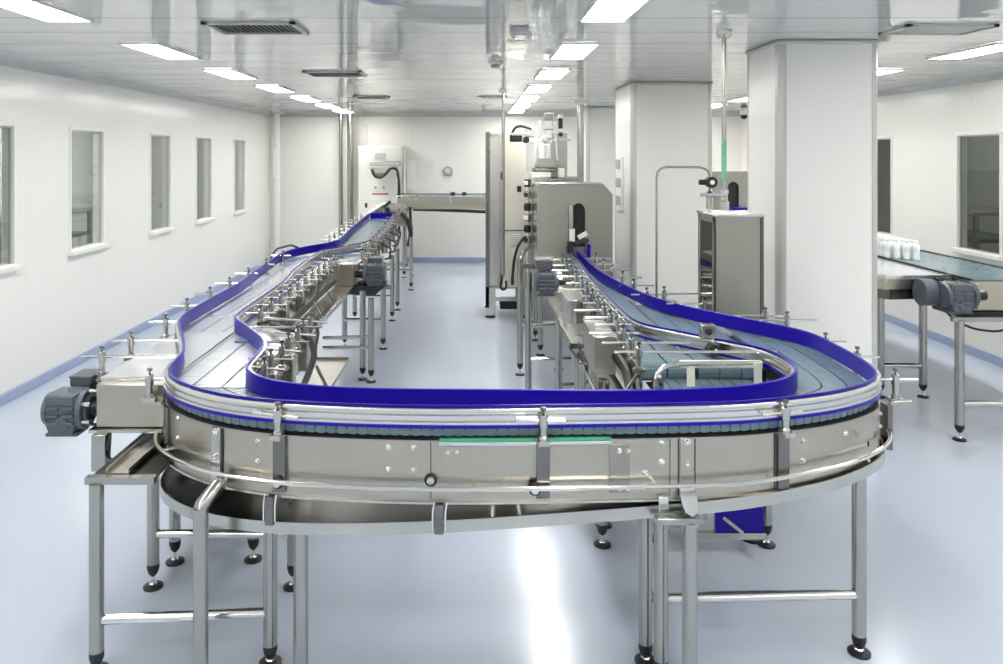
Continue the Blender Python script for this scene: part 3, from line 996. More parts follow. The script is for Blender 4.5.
leg(left, -1.62, 5.0, 0.75); leg(left, -1.28, 5.0, 0.75); leg(left, -1.62, 6.6, 0.75); leg(left, -1.28, 6.2, 0.75)
crossbar(left, (-1.415, 3.43, 0.235), (-0.80, 3.43, 0.235))
crossbar(left, (-1.62, 5.0, 0.25), (-1.28, 5.0, 0.25))
for y in (3.45, 3.74, 4.16):
    rx = {3.45: -1.30, 3.74: -1.40, 4.16: -1.575}[y]
    guide_post(left, -1.65, y, 0.93, 0, 0.085, rin=rx + 1.65, rout=0.09)
for y in (4.6, 5.0, 5.4, 5.85, 6.35, 6.9):
    guide_post(left, -1.70, y, 0.93, 0, 0.085, rin=0.07, rout=0.10)
for i in range(11):
    y = 4.42 + i * 0.235
    guide_post(left, -1.215, y, 0.925, PI, 0.085, rin=0.12 + 0.02 * (i % 2), rout=0.09)
    if i % 2 == 0:
        MB().box(-1.245, -1.195, y + 0.07, y + 0.13, 0.80, 0.95).build('clamp_block', M_STEEL, left, bev=0.006)
hose([(-1.17, 4.5, 0.83), (-1.17, 5.2, 0.84), (-1.18, 6.0, 0.84), (-1.19, 6.6, 0.83)], 0.022, 'cable', left)
for i, y in enumerate((4.6, 5.1, 5.6, 6.1)):
    MB().obox((-1.13, y, 0.79), (0.012, 0.02, 0.14), ry=-0.5).build('tray_strut', M_ALU, left)
dt = MB().box(-1.24, -1.05, 4.3, 6.9, 0.735, 0.74)
dt.box(-1.054, -1.05, 4.3, 6.9, 0.735, 0.765)
dt.build('drip_tray', M_ALU, left, bev=0.001)

pan = MB().box(-0.965, -0.765, 3.45, 4.76, 0.648, 0.652)
pan.box(-0.769, -0.765, 3.45, 4.76, 0.648, 0.668).box(-0.965, -0.765, 4.756, 4.76, 0.648, 0.668)
pan.build('end_pan', M_SATIN, curve, bev=0.001)
# posts and bits on the curve's inner left side
for i, y in enumerate((3.28, 3.42, 3.58, 3.74, 3.9, 4.06, 4.2)):
    guide_post(curve, -0.885 - 0.01 * (i % 2), y, 0.925, PI if i % 2 else PI * 0.9, 0.085, rin=0.10 + (0.18 if y > 4.0 else 0.03 if y > 3.7 else 0), rout=0.10)
    if i % 2 == 1:
        MB().box(-0.915, -0.865, y - 0.03, y + 0.04, 0.78, 0.95).build('clamp_block', M_STEEL, curve, bev=0.006)
MB().box(-0.90, -0.84, 3.36, 3.44, 0.80, 0.93).build('sensor_block', M_BLACK, curve, bev=0.01)
for y in (3.4, 3.75, 4.1):
    MB().obox((-0.80, y, 0.72), (0.012, 0.02, 0.16), ry=-0.45).build('tray_strut', M_ALU, curve)
# teal chain's white glare painted as pale chains, left straight of the curve
for k, (a, b) in enumerate(((-1.268, -1.172), (-1.162, -1.045), (-1.035, -0.95))):
    c = MB(); chain(c, [(0, 3.20), (0, 4.30)], -b, -a, 0.946, pitch=0.04, t=0.006)
    c.build('glare_chain', M_CHAINW, curve)
MB().box(-1.22, -1.10, 3.96, 4.05, 0.944, 0.955).build('transfer_plate', M_TEAL, curve)

# ---- far left module
fa, fb = Vector((-1.235, 7.0)), Vector((-1.42, 11.9))
far = thing('straight_conveyor', 'far left conveyor running on towards the white control cabinet', 'conveyor', (-1.3, 9.0, 0), 'straight conveyor modules')
straight(far, tuple(fa), tuple(fb), 0.36, [(-0.17, -0.06), (-0.055, 0.055), (0.06, 0.17)], mt=M_TEAL)
MB().box(-1.315, -1.075, 6.88, 6.99, 0.742, 0.93).build('drive_housing', M_PLATE, far, 'satin steel end housing', bev=0.004)
MB().box(-1.40, -1.04, 6.86, 7.5, 0.932, 0.938).build('dead_plate', M_CHAINW, far)
gear_motor(far, -0.90, 7.02, 0.83, 1.0, 1)
MB().prism([(-1.2, 0.735), (-0.80, 0.735), (-0.88, 0.66), (-1.18, 0.66)], 6.92, 7.25, axis='Y').build('motor_bracket', M_BLACK, far)
for y in (7.1, 7.45, 7.8, 8.15, 8.5, 8.9, 9.3, 9.75, 10.2, 10.7, 11.2):
    t = (y - 7.0) / 4.9
    cx = -1.235 - 0.185 * t
    guide_post(far, cx + 0.215, y, 0.925, PI, 0.085, rin=0.10, rout=0.10)
    if y > 8:
        guide_post(far, cx - 0.26, y + 0.1, 0.925, 0, 0.085, rin=0.09, rout=0.1)
    MB().box(cx + 0.19, cx + 0.24, y + 0.08, y + 0.16, 0.80, 0.95).build('clamp_block', M_STEEL, far, bev=0.006)
for x, y in ((-0.95, 6.6), (-1.29, 7.72), (-0.9, 7.64), (-1.38, 8.95), (-0.95, 8.95), (-1.38, 9.56), (-0.95, 9.56), (-1.5, 10.98), (-0.90, 10.98)):
    leg(far, x, y, 0.75)
leg(far, -0.87, 6.53, 0.70)
for y, x0, x1 in ((7.68, -1.29, -0.9), (8.95, -1.38, -0.95), (9.56, -1.38, -0.95), (10.98, -1.5, -0.9), (6.56, -1.28, -0.87)):
    crossbar(far, (x0, y, 0.28), (x1, y, 0.28), 0.016)
crossbar(far, (-1.28, 6.56, 0.36), (-0.90, 6.60, 0.36), 0.016)
MB().obox((-1.0, 7.1, 0.70), (0.5, 0.04, 0.04)).build('leg_arm', M_LEG, far)
for i, (y, dx) in enumerate(((8.6, 0.1), (9.2, 0.12), (9.9, 0.12), (10.5, 0.1))):
    x = -1.235 - 0.185 * (y - 7) / 4.9 + 0.26
    hose([(x, y, 0.92), (x + dx, y + 0.1, 0.86), (x + dx * 0.6, y + 0.3, 0.72), (x, y + 0.4, 0.70)], 0.012, 'cable', far)
    MB().cyl((x + 0.02, y + 0.15, 0.8), (x + 0.02, y + 0.15, 0.95), 0.035, seg=16).build('valve_body', M_STEEL, far)
# outer left loops of cable
hose([(-1.82, 6.9, 0.96), (-1.80, 7.05, 1.05), (-1.72, 7.3, 1.06), (-1.66, 7.45, 1.0)], 0.010, 'cable', left)

# ---- end station at the far end of the left run
st = thing('infeed_station', 'steel infeed unit with black sensor heads where the left line meets the far conveyor', 'machine', (-1.25, 12.1, 0))
MB().box(-1.55, -1.05, 12.0, 12.35, 0.80, 1.12).build('station_body', M_STEEL, st, bev=0.02)
MB().box(-1.40, -1.08, 11.95, 12.0, 0.98, 1.16).build('station_cover', M_STEEL, st, bev=0.01)
MB().cyl((-1.62, 11.9, 1.0), (-1.40, 12.0, 1.14), 0.03, seg=14).build('roller', M_STEEL, st)
MB().cyl((-1.40, 11.92, 1.1), (-1.30, 11.96, 1.19), 0.022, seg=14).build('sensor_head', M_BLACK, st)
MB().cyl((-1.34, 11.95, 1.06), (-1.34, 11.90, 1.06), 0.04, seg=14).build('sensor_head', M_BLACK, st)
MB().box(-1.17, -1.14, 11.94, 11.95, 1.05, 1.08).build('warning_label', M_RED, st)
hose([(-1.12, 11.95, 1.0), (-1.02, 11.9, 0.9), (-0.98, 11.95, 0.7), (-1.02, 12.0, 0.5)], 0.035, 'cable_hose', st)
hose([(-1.0, 12.0, 1.1), (-0.98, 12.0, 0.6)], 0.022, 'cable_hose', st)
leg(st, -1.5, 12.1, 0.8); leg(st, -1.1, 12.1, 0.8); leg(st, -1.0, 12.3, 0.8)

# ---- cross conveyor by the far wall
cr = thing('cross_conveyor', 'raised steel cross conveyor running along the far wall to the tall cabinet', 'conveyor', (-0.4, 12.8, 0))
MB().box(-1.25, 0.30, 12.66, 12.67, 1.02, 1.20).build('side_plate', M_PLATE, cr)
MB().box(-1.25, 0.30, 12.98, 12.99, 1.02, 1.20).build('side_plate', M_PLATE, cr)
c = MB(); chain(c, [(-1.25, 12.82), (0.30, 12.82)], -0.14, 0.14, 1.205, 0.05)
c.build('chain_belt', M_TEAL, cr)
MB().prism([(-1.0, 1.02), (0.30, 0.98), (0.30, 0.95), (-0.6, 0.985), (-1.0, 0.995)], 12.62, 13.0, axis='Y').build('drip_tray', M_BLACK, cr)
MB().cyl((-1.28, 12.62, 1.235), (0.30, 12.62, 1.235), 0.012, seg=10).build('guide_tube', M_ALU, cr)
MB().cyl((-1.28, 12.62, 1.268), (0.30, 12.62, 1.268), 0.009, seg=10).build('guide_tube', M_BLACK, cr, 'black guide tube')
for x in (-0.95, -0.4, 0.15):
    MB().cyl((x, 12.64, 1.10), (x, 12.64, 1.26), 0.014, seg=10).build('guide_support', M_TUBE, cr)
for x in (-0.35, -0.17):
    MB().box(x - 0.04, x + 0.03, 12.58, 12.64, 1.25, 1.30).build('sensor_head', M_BLACK, cr, bev=0.008)
for x in (-1.15, 0.2):
    leg(cr, x, 12.9, 1.02)

# ------------------------------------------------------------------ right line
right = thing('straight_conveyor', 'right straight conveyor leading out of the grey inspection housing with motors along its inner side', 'conveyor', (0.89, 5.2, 0), 'straight conveyor modules')
straight(right, (0.885, 3.64), (0.885, 7.15), 0.27, [(-0.125, -0.005), (0.005, 0.125)], mt=M_TEAL, end0=False)
# merging chains between the straight module and the curve
c = MB()
for a, b in ((1.03, 1.125), (1.13, 1.225), (1.23, 1.335)):
    chain(c, [(0, 3.60), (0, 5.0)], -b, -a, 0.941, pitch=0.04)
c.build('merge_chains', M_TEAL, right, 'teal chains set side by side')
MB().box(1.025, 1.345, 3.6, 5.0, 0.85, 0.905).build('merge_bed', M_DARK, right)
MB().box(1.30, 1.42, 4.2, 5.0, 0.925, 0.938).build('dead_plate', M_CHAINW, right)
# near end frame: bar, uprights and tray lip
MB().tube(smooth([(0.80, 3.45, 0.84), (0.80, 3.45, 0.925), (0.83, 3.47, 0.958), (0.90, 3.49, 0.965), (1.28, 3.5, 0.965)], 0.02, 3), 0.011, 10).build('end_bar', M_TUBE, right)
MB().box(0.92, 1.29, 3.49, 3.525, 0.945, 0.975).build('end_bar_sleeve', M_PALE, right, bev=0.006)
for x in (0.965, 1.265):
    MB().box(x - 0.018, x + 0.018, 3.485, 3.49, 0.865, 0.97).build('end_upright', M_PALE, right, bev=0.001)
lt = MB().box(0.80, 1.33, 3.40, 3.66, 0.83, 0.836)
lt.box(0.80, 1.33, 3.40, 3.406, 0.83, 0.872)
lt.build('end_tray', M_ALU, right)
c = MB(); chain(c, [(0.82, 3.53), (1.32, 3.53)], -0.11, 0.10, 0.866, pitch=0.05)
c.build('return_strand', M_TEAL, right)
rc_ = MB()
for k in range(10):
    a0, a1 = PI / 2 + PI * k / 10, PI / 2 + PI * (k + 0.9) / 10
    cy_, cz_, R_ = 3.635, 0.896, 0.046
    for xa, xb in ((0.765, 0.883), (0.89, 1.012), (1.03, 1.125), (1.13, 1.225), (1.23, 1.32)):
        q = [(cy_ + R_ * math.cos(a0), cz_ + R_ * math.sin(a0)), (cy_ + R_ * math.cos(a1), cz_ + R_ * math.sin(a1)),
             (cy_ + (R_ - 0.012) * math.cos(a1), cz_ + (R_ - 0.012) * math.sin(a1)), (cy_ + (R_ - 0.012) * math.cos(a0), cz_ + (R_ - 0.012) * math.sin(a0))]
        rc_.prism(q, xa, xb, axis='X')
rc_.build('return_chain', M_TEAL, right, 'teal chain turning down over the end roller')
MB().obox((0.82, 3.46, 0.90), (0.022, 0.16, 0.012), rx=-0.5, rz=-0.3).build('end_strut', M_ALU, right)
# drip tray along the inner side, two lengths
d = MB().box(0.575, 0.75, 4.67, 6.8, 0.742, 0.748)
d.box(0.575, 0.581, 4.67, 6.8, 0.742, 0.775).box(0.575, 0.75, 4.67, 4.675, 0.742, 0.77)
d.build('drip_tray', M_ALU, right)
d = MB().box(0.60, 0.76, 3.3, 4.5, 0.70, 0.706)
d.box(0.60, 0.606, 3.3, 4.5, 0.70, 0.73)
d.build('drip_tray', M_ALU, right)
# boxes on the inner side
MB().box(0.600, 0.705, 3.90, 4.29, 0.80, 0.985).build('drive_cover', M_SATIN, right, 'upright satin steel cover box', bev=0.004)
MB().box(0.595, 0.71, 3.895, 4.295, 0.985, 0.994).build('cover_lid', M_ALU, right, bev=0.003)
lid = []
for k in range(13):
    a = PI + PI * k / 12
    lid.append((0.603 + 0.052 * math.cos(a), 4.73 + 0.07 * math.sin(a)))
lid += [(0.655, 5.0), (0.551, 5.0)]
MB().prism(lid, 0.89, 1.02).build('round_cover', M_STEEL, right, 'round-fronted steel cover')
MB().prism([(x * 1.03 - 0.019, y - 0.006) for x, y in lid], 1.02, 1.034).build('round_cover_lid', M_ALU, right, bev=0.002)
g = gear_motor(right, 0.545, 5.95, 0.93, 0.85, -1, yaw=0.0, box=False)
MB().box(0.47, 0.60, 5.98, 6.15, 1.02, 1.09).build('motor_box', M_MOTOR, right, bev=0.01)
MB().box(0.465, 0.605, 5.975, 6.155, 1.09, 1.10).build('motor_box_lid', M_ALU, right)
hose([(0.70, 3.95, 0.9), (0.735, 3.75, 0.86), (0.72, 3.6, 0.8), (0.74, 3.45, 0.70)], 0.026, 'cable_hose', right)
hose([(0.62, 4.55, 0.74), (0.64, 4.48, 0.68), (0.66, 4.45, 0.60)], 0.03, 'cable_hose', right)
hose([(0.57, 4.7, 0.74), (0.62, 4.4, 0.70), (0.66, 4.2, 0.62), (0.70, 4.05, 0.55)], 0.007, 'cable', right)
MB().obox((0.69, 3.55, 0.83), (0.012, 0.016, 0.20), ry=0.6).build('tray_strut', M_ALU, right)
# guide posts
for i, y in enumerate((3.55, 3.72, 3.92, 4.12, 4.3, 4.5, 4.72, 4.95, 5.2, 5.45, 5.75, 6.05, 6.35, 6.7)):
    guide_post(right, 0.745, y, 0.925, 0, 0.085, rin=0.08 + (0.55 if i == 0 else 0.2 if i == 1 else 0), rout=0.11 + 0.03 * (i % 3))
    if i % 2 == 0 and i > 5:
        MB().box(0.715, 0.765, y + 0.06, y + 0.12, 0.80, 0.955).build('clamp_block', M_STEEL, right, bev=0.005)
for y in (5.0, 5.35, 5.7, 6.05, 6.4, 6.75):
    guide_post(right, 1.10 - 0.03 * (y - 5), y, 0.925, PI, 0.085, rin=0.1, rout=0.14)
for x, y, ang, ri, ro in ((1.20, 4.95, PI, 0.10, 0.22), (1.36, 4.62, PI, 0.45, 0.35), (1.59, 4.27, PI, 0.35, 0.1), (1.665, 4.16, PI, 0.3, 0.16)):
    guide_post(right, x, y, 0.935, ang, 0.09, rin=ri * 0.5, rout=ro)
for x, y in ((1.735, 3.86), (1.755, 3.58)):
    guide_post(curve, x, y, 0.895, PI, 0.085, rin=0.07, rout=0.10)
# sensor block clamped on the inner rail
sb = thing('rail_sensor', 'small grey square sensor with dark lens clamped on the right inner guide rail', 'sensor', (1.14, 3.72, 1.02))
MB().box(1.075, 1.142, 3.70, 3.745, 1.025, 1.095).build('sensor_body', M_STEEL, sb, bev=0.004)
MB().cyl((1.108, 3.70, 1.062), (1.108, 3.690, 1.062), 0.015, seg=16).build('lens', M_DARK, sb)
MB().cyl((1.13, 3.715, 1.03), (1.13, 3.70, 0.965), 0.008, seg=10).build('stem', M_TUBE, sb)
kb = MB().cyl((1.12, 3.645, 0.985), (1.12, 3.70, 0.985), 0.028, seg=16).cyl((1.085, 3.68, 0.982), (1.165, 3.68, 0.972), 0.013, seg=10)
kb.build('clamp_knob', M_BLACK, sb)
MB().sph((1.125, 3.64, 0.986), 0.011).build('knob_tip', M_ALU, sb)
# legs of the right line
for x, y in ((0.389, 6.74), (0.41, 6.0), (0.60, 5.6), (0.66, 5.0), (0.73, 4.9), (1.05, 5.0), (0.66, 4.0), (0.74, 6.9), (1.05, 6.6), (0.60, 4.3)):
    leg(right, x, y, 0.75 if x > 0.5 else 1.0)
for p0, p1 in (((0.41, 6.0, 0.33), (0.74, 6.0, 0.33)), ((0.60, 5.6, 0.25), (1.0, 5.6, 0.25)), ((0.66, 5.0, 0.30), (1.05, 5.0, 0.30)), ((0.389, 6.74, 0.42), (0.74, 6.8, 0.42))):
    crossbar(right, p0, p1, 0.016)
MB().obox((0.57, 6.4, 0.99), (0.36, 0.05, 0.04)).build('leg_arm', M_LEG, right)

# low base frame with blue panel below the right of the curve
bf = thing('base_frame', 'low steel base frame with blue panel on the floor under the right of the curve', 'frame', (1.2, 3.75, 0))
MB().box(0.88, 1.38, 3.69, 3.72, 0.08, 0.11).box(0.88, 0.91, 3.69, 3.98, 0.08, 0.20).box(0.88, 1.10, 3.69, 3.71, 0.17, 0.20).build('frame_bars', M_STEEL, bf)
MB().box(1.14, 1.37, 3.70, 3.715, 0.11, 0.23).build('blue_panel', M_BLUE, bf)
MB().obox((1.22, 3.69, 0.15), (0.016, 0.012, 0.12), ry=-0.9).build('brace', M_STEEL, bf)
MB().box(0.99, 1.03, 3.68, 3.69, 0.125, 0.155).build('socket', M_WHITE, bf)
for x in (0.90, 1.36):
    MB().lathe((x, 3.85, 0), [(0.04, 0), (0.04, 0.01), (0.01, 0.02), (0.01, 0.09)], 14).build('foot', M_BLACK, bf)
    MB().box(x - 0.015, x + 0.015, 3.70, 3.98, 0.08, 0.10).build('frame_rail', M_STEEL, bf)

# ------------------------------------------------------------------ machines at the back of the right line
ins = thing('inspection_housing', 'grey steel inspection tunnel housing with rounded slot where the right belt enters', 'machine', (0.92, 7.6, 0))
outer = [(0.575, 0.76), (1.275, 0.76), (1.275, 1.535), (1.195, 1.625), (0.60, 1.625), (0.575, 1.60)]
slot = [(0.90, 1.05), (1.02, 1.05), (1.02, 1.38)]
slot += [(0.96 + 0.06 * math.cos(a * PI / 10), 1.38 + 0.075 * math.sin(a * PI / 10)) for a in range(1, 10)]
slot += [(0.90, 1.38)]
m = MB(); slot_plate(m, outer, slot, 7.22, 7.235)
m.build('front_panel', M_SATIN, ins, 'flat grey front panel with a rounded slot')
m = MB()
sh = [(0.575, 0.76), (0.575, 1.60), (0.60, 1.625), (1.195, 1.625), (1.275, 1.535), (1.275, 0.76)]
for a, b in zip(sh, sh[1:]):
    dx, dz = b[0] - a[0], b[1] - a[1]
    L = math.hypot(dx, dz); nx, nz = dz / L * 0.006, -dx / L * 0.006
    m.prism([a, b, (b[0] + nx, b[1] + nz), (a[0] + nx, a[1] + nz)], 7.235, 8.15, axis='Y')
m.box(0.58, 1.27, 8.14, 8.15, 0.76, 1.6)
m.build('hood', M_STEEL, ins)
MB().prism([(0.585, 1.628), (1.185, 1.628), (1.175, 1.645), (0.60, 1.645)], 7.2, 7.32, axis='Y').build('hood_highlight', M_ALU, ins, bev=0.004)  # bright strip painting the highlight along the top edge
MB().box(0.85, 1.07, 7.3, 7.32, 0.95, 1.5).build('slot_shade_sheet', M_DARK, ins, 'black sheet standing for the shade inside the slot')  # dark sheet put in for the shaded tunnel interior
MB().cyl((0.885, 7.2, 1.06), (0.885, 7.2, 1.44), 0.026, seg=16).build('sensor_column', M_STEEL, ins)
MB().cyl((0.895, 7.185, 1.10), (0.895, 7.185, 1.22), 0.026, seg=16).build('sensor_sleeve', M_WHITE, ins)
MB().obox((0.99, 7.18, 1.16), (0.09, 0.03, 0.04), ry=-0.5).build('air_nozzle', M_WHITE, ins)
MB().box(0.84, 0.90, 7.12, 7.2, 1.0, 1.06).build('entry_clamp', M_STEELD, ins, bev=0.01)
MB().box(1.0, 1.05, 7.10, 7.16, 1.0, 1.06).build('entry_clamp', M_STEELD, ins, bev=0.01)
MB().cyl((0.90, 7.08, 1.09), (1.03, 7.14, 1.12), 0.022, seg=12).build('entry_roller', M_BLACK, ins)
MB().cyl((0.86, 7.05, 1.02), (0.86, 7.05, 1.12), 0.028, seg=12).build('entry_roller', M_BLACK, ins)
MB().cyl((1.02, 7.0, 0.98), (1.02, 7.0, 1.10), 0.02, seg=12).build('entry_roller', M_BLUE, ins)
for x in (0.62, 1.23):
    leg(ins, x, 7.4, 0.77); leg(ins, x, 8.0, 0.77)
MB().box(0.62, 1.23, 7.3, 8.1, 0.72, 0.765).build('base_plate', M_STEEL, ins)

# capping head behind the housing
ch = thing('capping_machine', 'white and black capping head on a steel column above the inspection housing', 'machine', (0.80, 8.6, 0))
MB().box(0.62, 1.14, 8.35, 8.95, 0.12, 1.66).build('machine_body', M_STEEL, ch, bev=0.01)
for x in (0.68, 1.08):
    MB().lathe((x, 8.45, 0), [(0.045, 0), (0.045, 0.02), (0.02, 0.03), (0.02, 0.12)], 14).build('machine_foot', M_BLACK, ch)
    MB().lathe((x, 8.85, 0), [(0.045, 0), (0.045, 0.02), (0.02, 0.03), (0.02, 0.12)], 14).build('machine_foot', M_BLACK, ch)
MB().box(0.84, 1.02, 8.62, 8.68, 1.66, 2.14).build('back_panel', M_GREY, ch)
MB().prism([(0.65, 1.76), (0.85, 1.76), (0.84, 1.87), (0.67, 1.87)], 8.25, 8.5, axis='Y').build('head_base', M_SATIN, ch, bev=0.01)
MB().box(0.62, 0.88, 8.22, 8.55, 1.72, 1.76).build('head_deck', M_STEELD, ch, bev=0.01)
MB().box(0.745, 0.80, 8.25, 8.38, 1.86, 2.01).build('spindle_housing', M_WHITE, ch, bev=0.012)
MB().box(0.735, 0.815, 8.26, 8.36, 2.02, 2.27).build('servo_motor', M_WHITE, ch, bev=0.012)
MB().box(0.735, 0.835, 8.25, 8.37, 2.27, 2.345).build('servo_cap', M_GREY, ch, bev=0.008)
MB().box(0.56, 0.655, 8.5, 8.54, 1.72, 2.07).build('white_board', M_WHITE, ch, bev=0.004)
for z in (2.06, 2.16):
    MB().box(0.72, 0.83, 8.255, 8.27, z, z + 0.02).build('servo_rib', M_GREY, ch, bev=0.003)
for x, dx in ((0.675, 0.02), (0.86, -0.02)):
    MB().obox((x, 8.3, 2.05), (0.022, 0.06, 0.42), ry=0.06 if dx > 0 else -0.06).build('side_plate', M_ALU, ch, bev=0.003)
MB().cyl((0.42, 8.28, 2.06), (1.02, 8.28, 2.06), 0.012, seg=10).build('tie_rod', M_ALU, ch)
MB().sph((0.735, 8.24, 2.07), 0.04).build('pivot_ball', M_WHITE, ch)
MB().box(0.37, 0.50, 8.22, 8.36, 2.04, 2.12).build('gripper_block', M_BLACK, ch, bev=0.015)
MB().box(0.38, 0.58, 8.22, 8.36, 2.10, 2.135).build('gripper_arm', M_WHITE, ch, bev=0.008)
MB().cyl((0.54, 8.2, 2.06), (0.54, 8.36, 2.06), 0.035, seg=14).build('gripper_joint', M_BLACK, ch)
MB().box(0.53, 0.64, 8.24, 8.34, 2.09, 2.18).build('arm_housing', M_WHITE, ch, bev=0.015)
hose([(0.39, 8.25, 2.12), (0.42, 8.25, 2.20), (0.50, 8.25, 2.21), (0.60, 8.25, 2.17)], 0.014, 'air_hose', ch)
MB().cyl((0.91, 8.3, 2.18), (0.91, 8.3, 2.30), 0.024, seg=12).build('regulator', M_BLACK, ch)
MB().sph((0.91, 8.3, 2.12), 0.026).build('regulator_bowl', M_BLACK, ch)
MB().box(0.885, 0.935, 8.27, 8.33, 2.29, 2.33).build('regulator_top', M_WHITE, ch)
MB().box(0.88, 0.94, 8.2, 8.3, 1.66, 1.76).build('small_box', M_WHITE, ch, bev=0.01)

# valve stack and hoses beside the cabinet
vs = thing('valve_stack', 'vertical stack of black valves and hoses between the cream cabinet and the inspection housing', 'valve stack', (0.56, 7.9, 0))
MB().box(0.535, 0.575, 7.9, 7.95, 0.0, 1.72).build('post', M_STEEL, vs)
for k, z in enumerate((1.62, 1.50, 1.38, 1.27, 1.16, 1.05)):
    MB().cyl((0.53, 7.85, z - 0.04), (0.53, 7.85, z + 0.035), 0.034, seg=14).build('valve', M_BLACK if k % 2 == 0 else M_STEEL, vs, bev=0.004)
    MB().box(0.49, 0.53, 7.80, 7.87, z - 0.02, z + 0.02).build('valve_port', M_WHITE if k % 3 == 0 else M_BLACK, vs, bev=0.004)
hose([(0.50, 7.82, 1.08), (0.43, 7.8, 1.0), (0.39, 7.8, 0.85), (0.375, 7.8, 0.68)], 0.014, 'drop_hose', vs)
MB().box(0.36, 0.39, 7.785, 7.815, 0.60, 0.69).build('hose_plug', M_BLACK, vs, bev=0.005)
hose([(0.54, 7.8, 1.0), (0.46, 7.75, 0.9), (0.44, 7.7, 0.6), (0.44, 7.7, 0.05)], 0.02, 'drop_hose', vs, M_LEG)

# tall cream cabinet
tc = thing('tall_cabinet', 'tall cream cabinet with louvres and dark left edge, standing by the hooked pipe', 'cabinet', (0.38, 9.4, 0))
MB().prism([(0.30, 9.1), (0.605, 9.1), (0.605, 9.75), (0.15, 9.75), (0.15, 9.16), (0.18, 9.12)], 0.36, 2.16).build('cabinet_body', M_CREAM, tc, bev=0.006)
MB().box(0.128, 0.165, 9.10, 9.75, 0.12, 2.17).build('corner_post', M_STEELD, tc)
MB().box(0.17, 0.295, 9.085, 9.10, 0.37, 2.13).build('door', M_STEEL, tc, 'narrow grey steel door', bev=0.003)
MB().box(0.30, 0.605, 9.095, 9.10, 1.015, 1.025).build('panel_joint', M_DARK, tc)
for z0 in (0.70, 0.86):
    lv = MB()
    for k in range(6):
        lv.obox((0.475, 9.095, z0 + 0.022 * k), (0.085, 0.014, 0.006), rx=0.5)
    lv.build('louvre', M_WHITE, tc)
MB().box(0.49, 0.54, 9.09, 9.10, 1.47, 1.54).build('handle', M_BLACK, tc, bev=0.004)
MB().box(0.22, 0.60, 9.12, 9.15, 0.19, 0.23).box(0.15, 0.60, 9.14, 9.72, 0.33, 0.36).build('plinth', M_STEEL, tc)
MB().box(0.30, 0.60, 9.3, 9.6, 0.06, 0.16).build('motor_box', M_BLACK, tc, bev=0.01)
MB().box(0.128, 0.24, 9.10, 9.2, 0.03, 0.36).box(0.50, 0.60, 9.10, 9.2, 0.03, 0.36).box(0.128, 0.24, 9.62, 9.72, 0.03, 0.36).box(0.50, 0.60, 9.62, 9.72, 0.03, 0.36).build('plinth_legs', M_STEEL, tc)
for x, y in ((0.18, 9.15), (0.55, 9.15), (0.18, 9.7), (0.55, 9.7)):
    MB().lathe((x, y, 0), [(0.06, 0), (0.06, 0.02), (0.02, 0.03), (0.02, 0.04)], 16).build('foot_pad', M_BLACK, tc)

# vertical pipes
def pipe(x, y, r, z0, z1, label, cap=True, group=None, hook=False):
    t = thing('ceiling_pipe', label, 'pipe', (x, y, z0), group)
    MB().cyl((x, y, z0), (x, y, z1), r, seg=16).build('pipe_tube', M_LEG, t)
    if cap:
        MB().lathe((x, y, z1 - 0.03), [(r * 2.0, 0), (r * 2.2, 0.01), (r * 2.2, 0.029)], 20).build('ceiling_flange', M_ALU, t)
    if hook:
        MB().tube(smooth([(x - 0.01, y, z0 + 0.02), (x - 0.02, y - 0.01, z0 - 0.08), (x - 0.035, y - 0.01, z0 - 0.14), (x + 0.0, y - 0.01, z0 - 0.17), (x + 0.035, y - 0.01, z0 - 0.14), (x + 0.03, y - 0.01, z0 - 0.06)], 0.01, 3), 0.014, 10).build('hook', M_BLACK, t)
        MB().box(x - 0.03, x - 0.012, y - 0.02, y + 0.02, 1.62, 1.70).build('clamp', M_BLACK, t)
    return t
pipe(0.325, 8.95, 0.02, 0.52, H, 'slim steel pipe with black hook hanging in front of the cream cabinet', hook=True)
pipe(1.49, 11.0, 0.05, 0.0, H, 'thick steel pipe rising behind the inspection housing')
pipe(-2.33, 13.55, 0.035, 0.0, H, 'left one of two vertical pipes left of the control cabinet')
pipe(-2.15, 13.45, 0.055, 0.0, H, 'thicker right one of two vertical pipes left of the control cabinet')
pd = pipe(-3.46, 13.6, 0.06, 0.0, H, 'white painted vertical duct in the far left corner')
for ch_ in pd.children:
    ch_.data.materials[0] = M_FRAMEW
MB().box(-3.50, -3.42, 13.52, 13.54, 1.5, 2.0).build('air_grille', M_WHITE, pd, bev=0.006)

# pipe dropping onto the near right cabinet
gp = thing('green_sleeved_pipe', 'steel pipe with a green sleeve dropping from the ceiling to the small cabinet', 'pipe', (1.42, 4.62, 1.72))
MB().cyl((1.475, 4.62, 1.62), (1.475, 4.62, H), 0.014, seg=16).build('pipe_tube', M_LEG, gp)
MB().cyl((1.475, 4.62, 1.755), (1.475, 4.62, 1.98), 0.0155, seg=16).build('green_sleeve', M_SLEEVE, gp)
MB().lathe((1.475, 4.62, H - 0.05), [(0.03, 0), (0.045, 0.02), (0.045, 0.049)], 20).build('ceiling_flange', M_ALU, gp)
MB().lathe((1.475, 4.62, 1.575), [(0.03, 0), (0.03, 0.05), (0.02, 0.055), (0.02, 0.09), (0.026, 0.095), (0.026, 0.12)], 16).build('pipe_union', M_STEEL, gp)
MB().cyl((1.33, 4.60, 1.665), (1.48, 4.60, 1.665), 0.01, seg=12).build('valve_lever', M_ALU, gp)

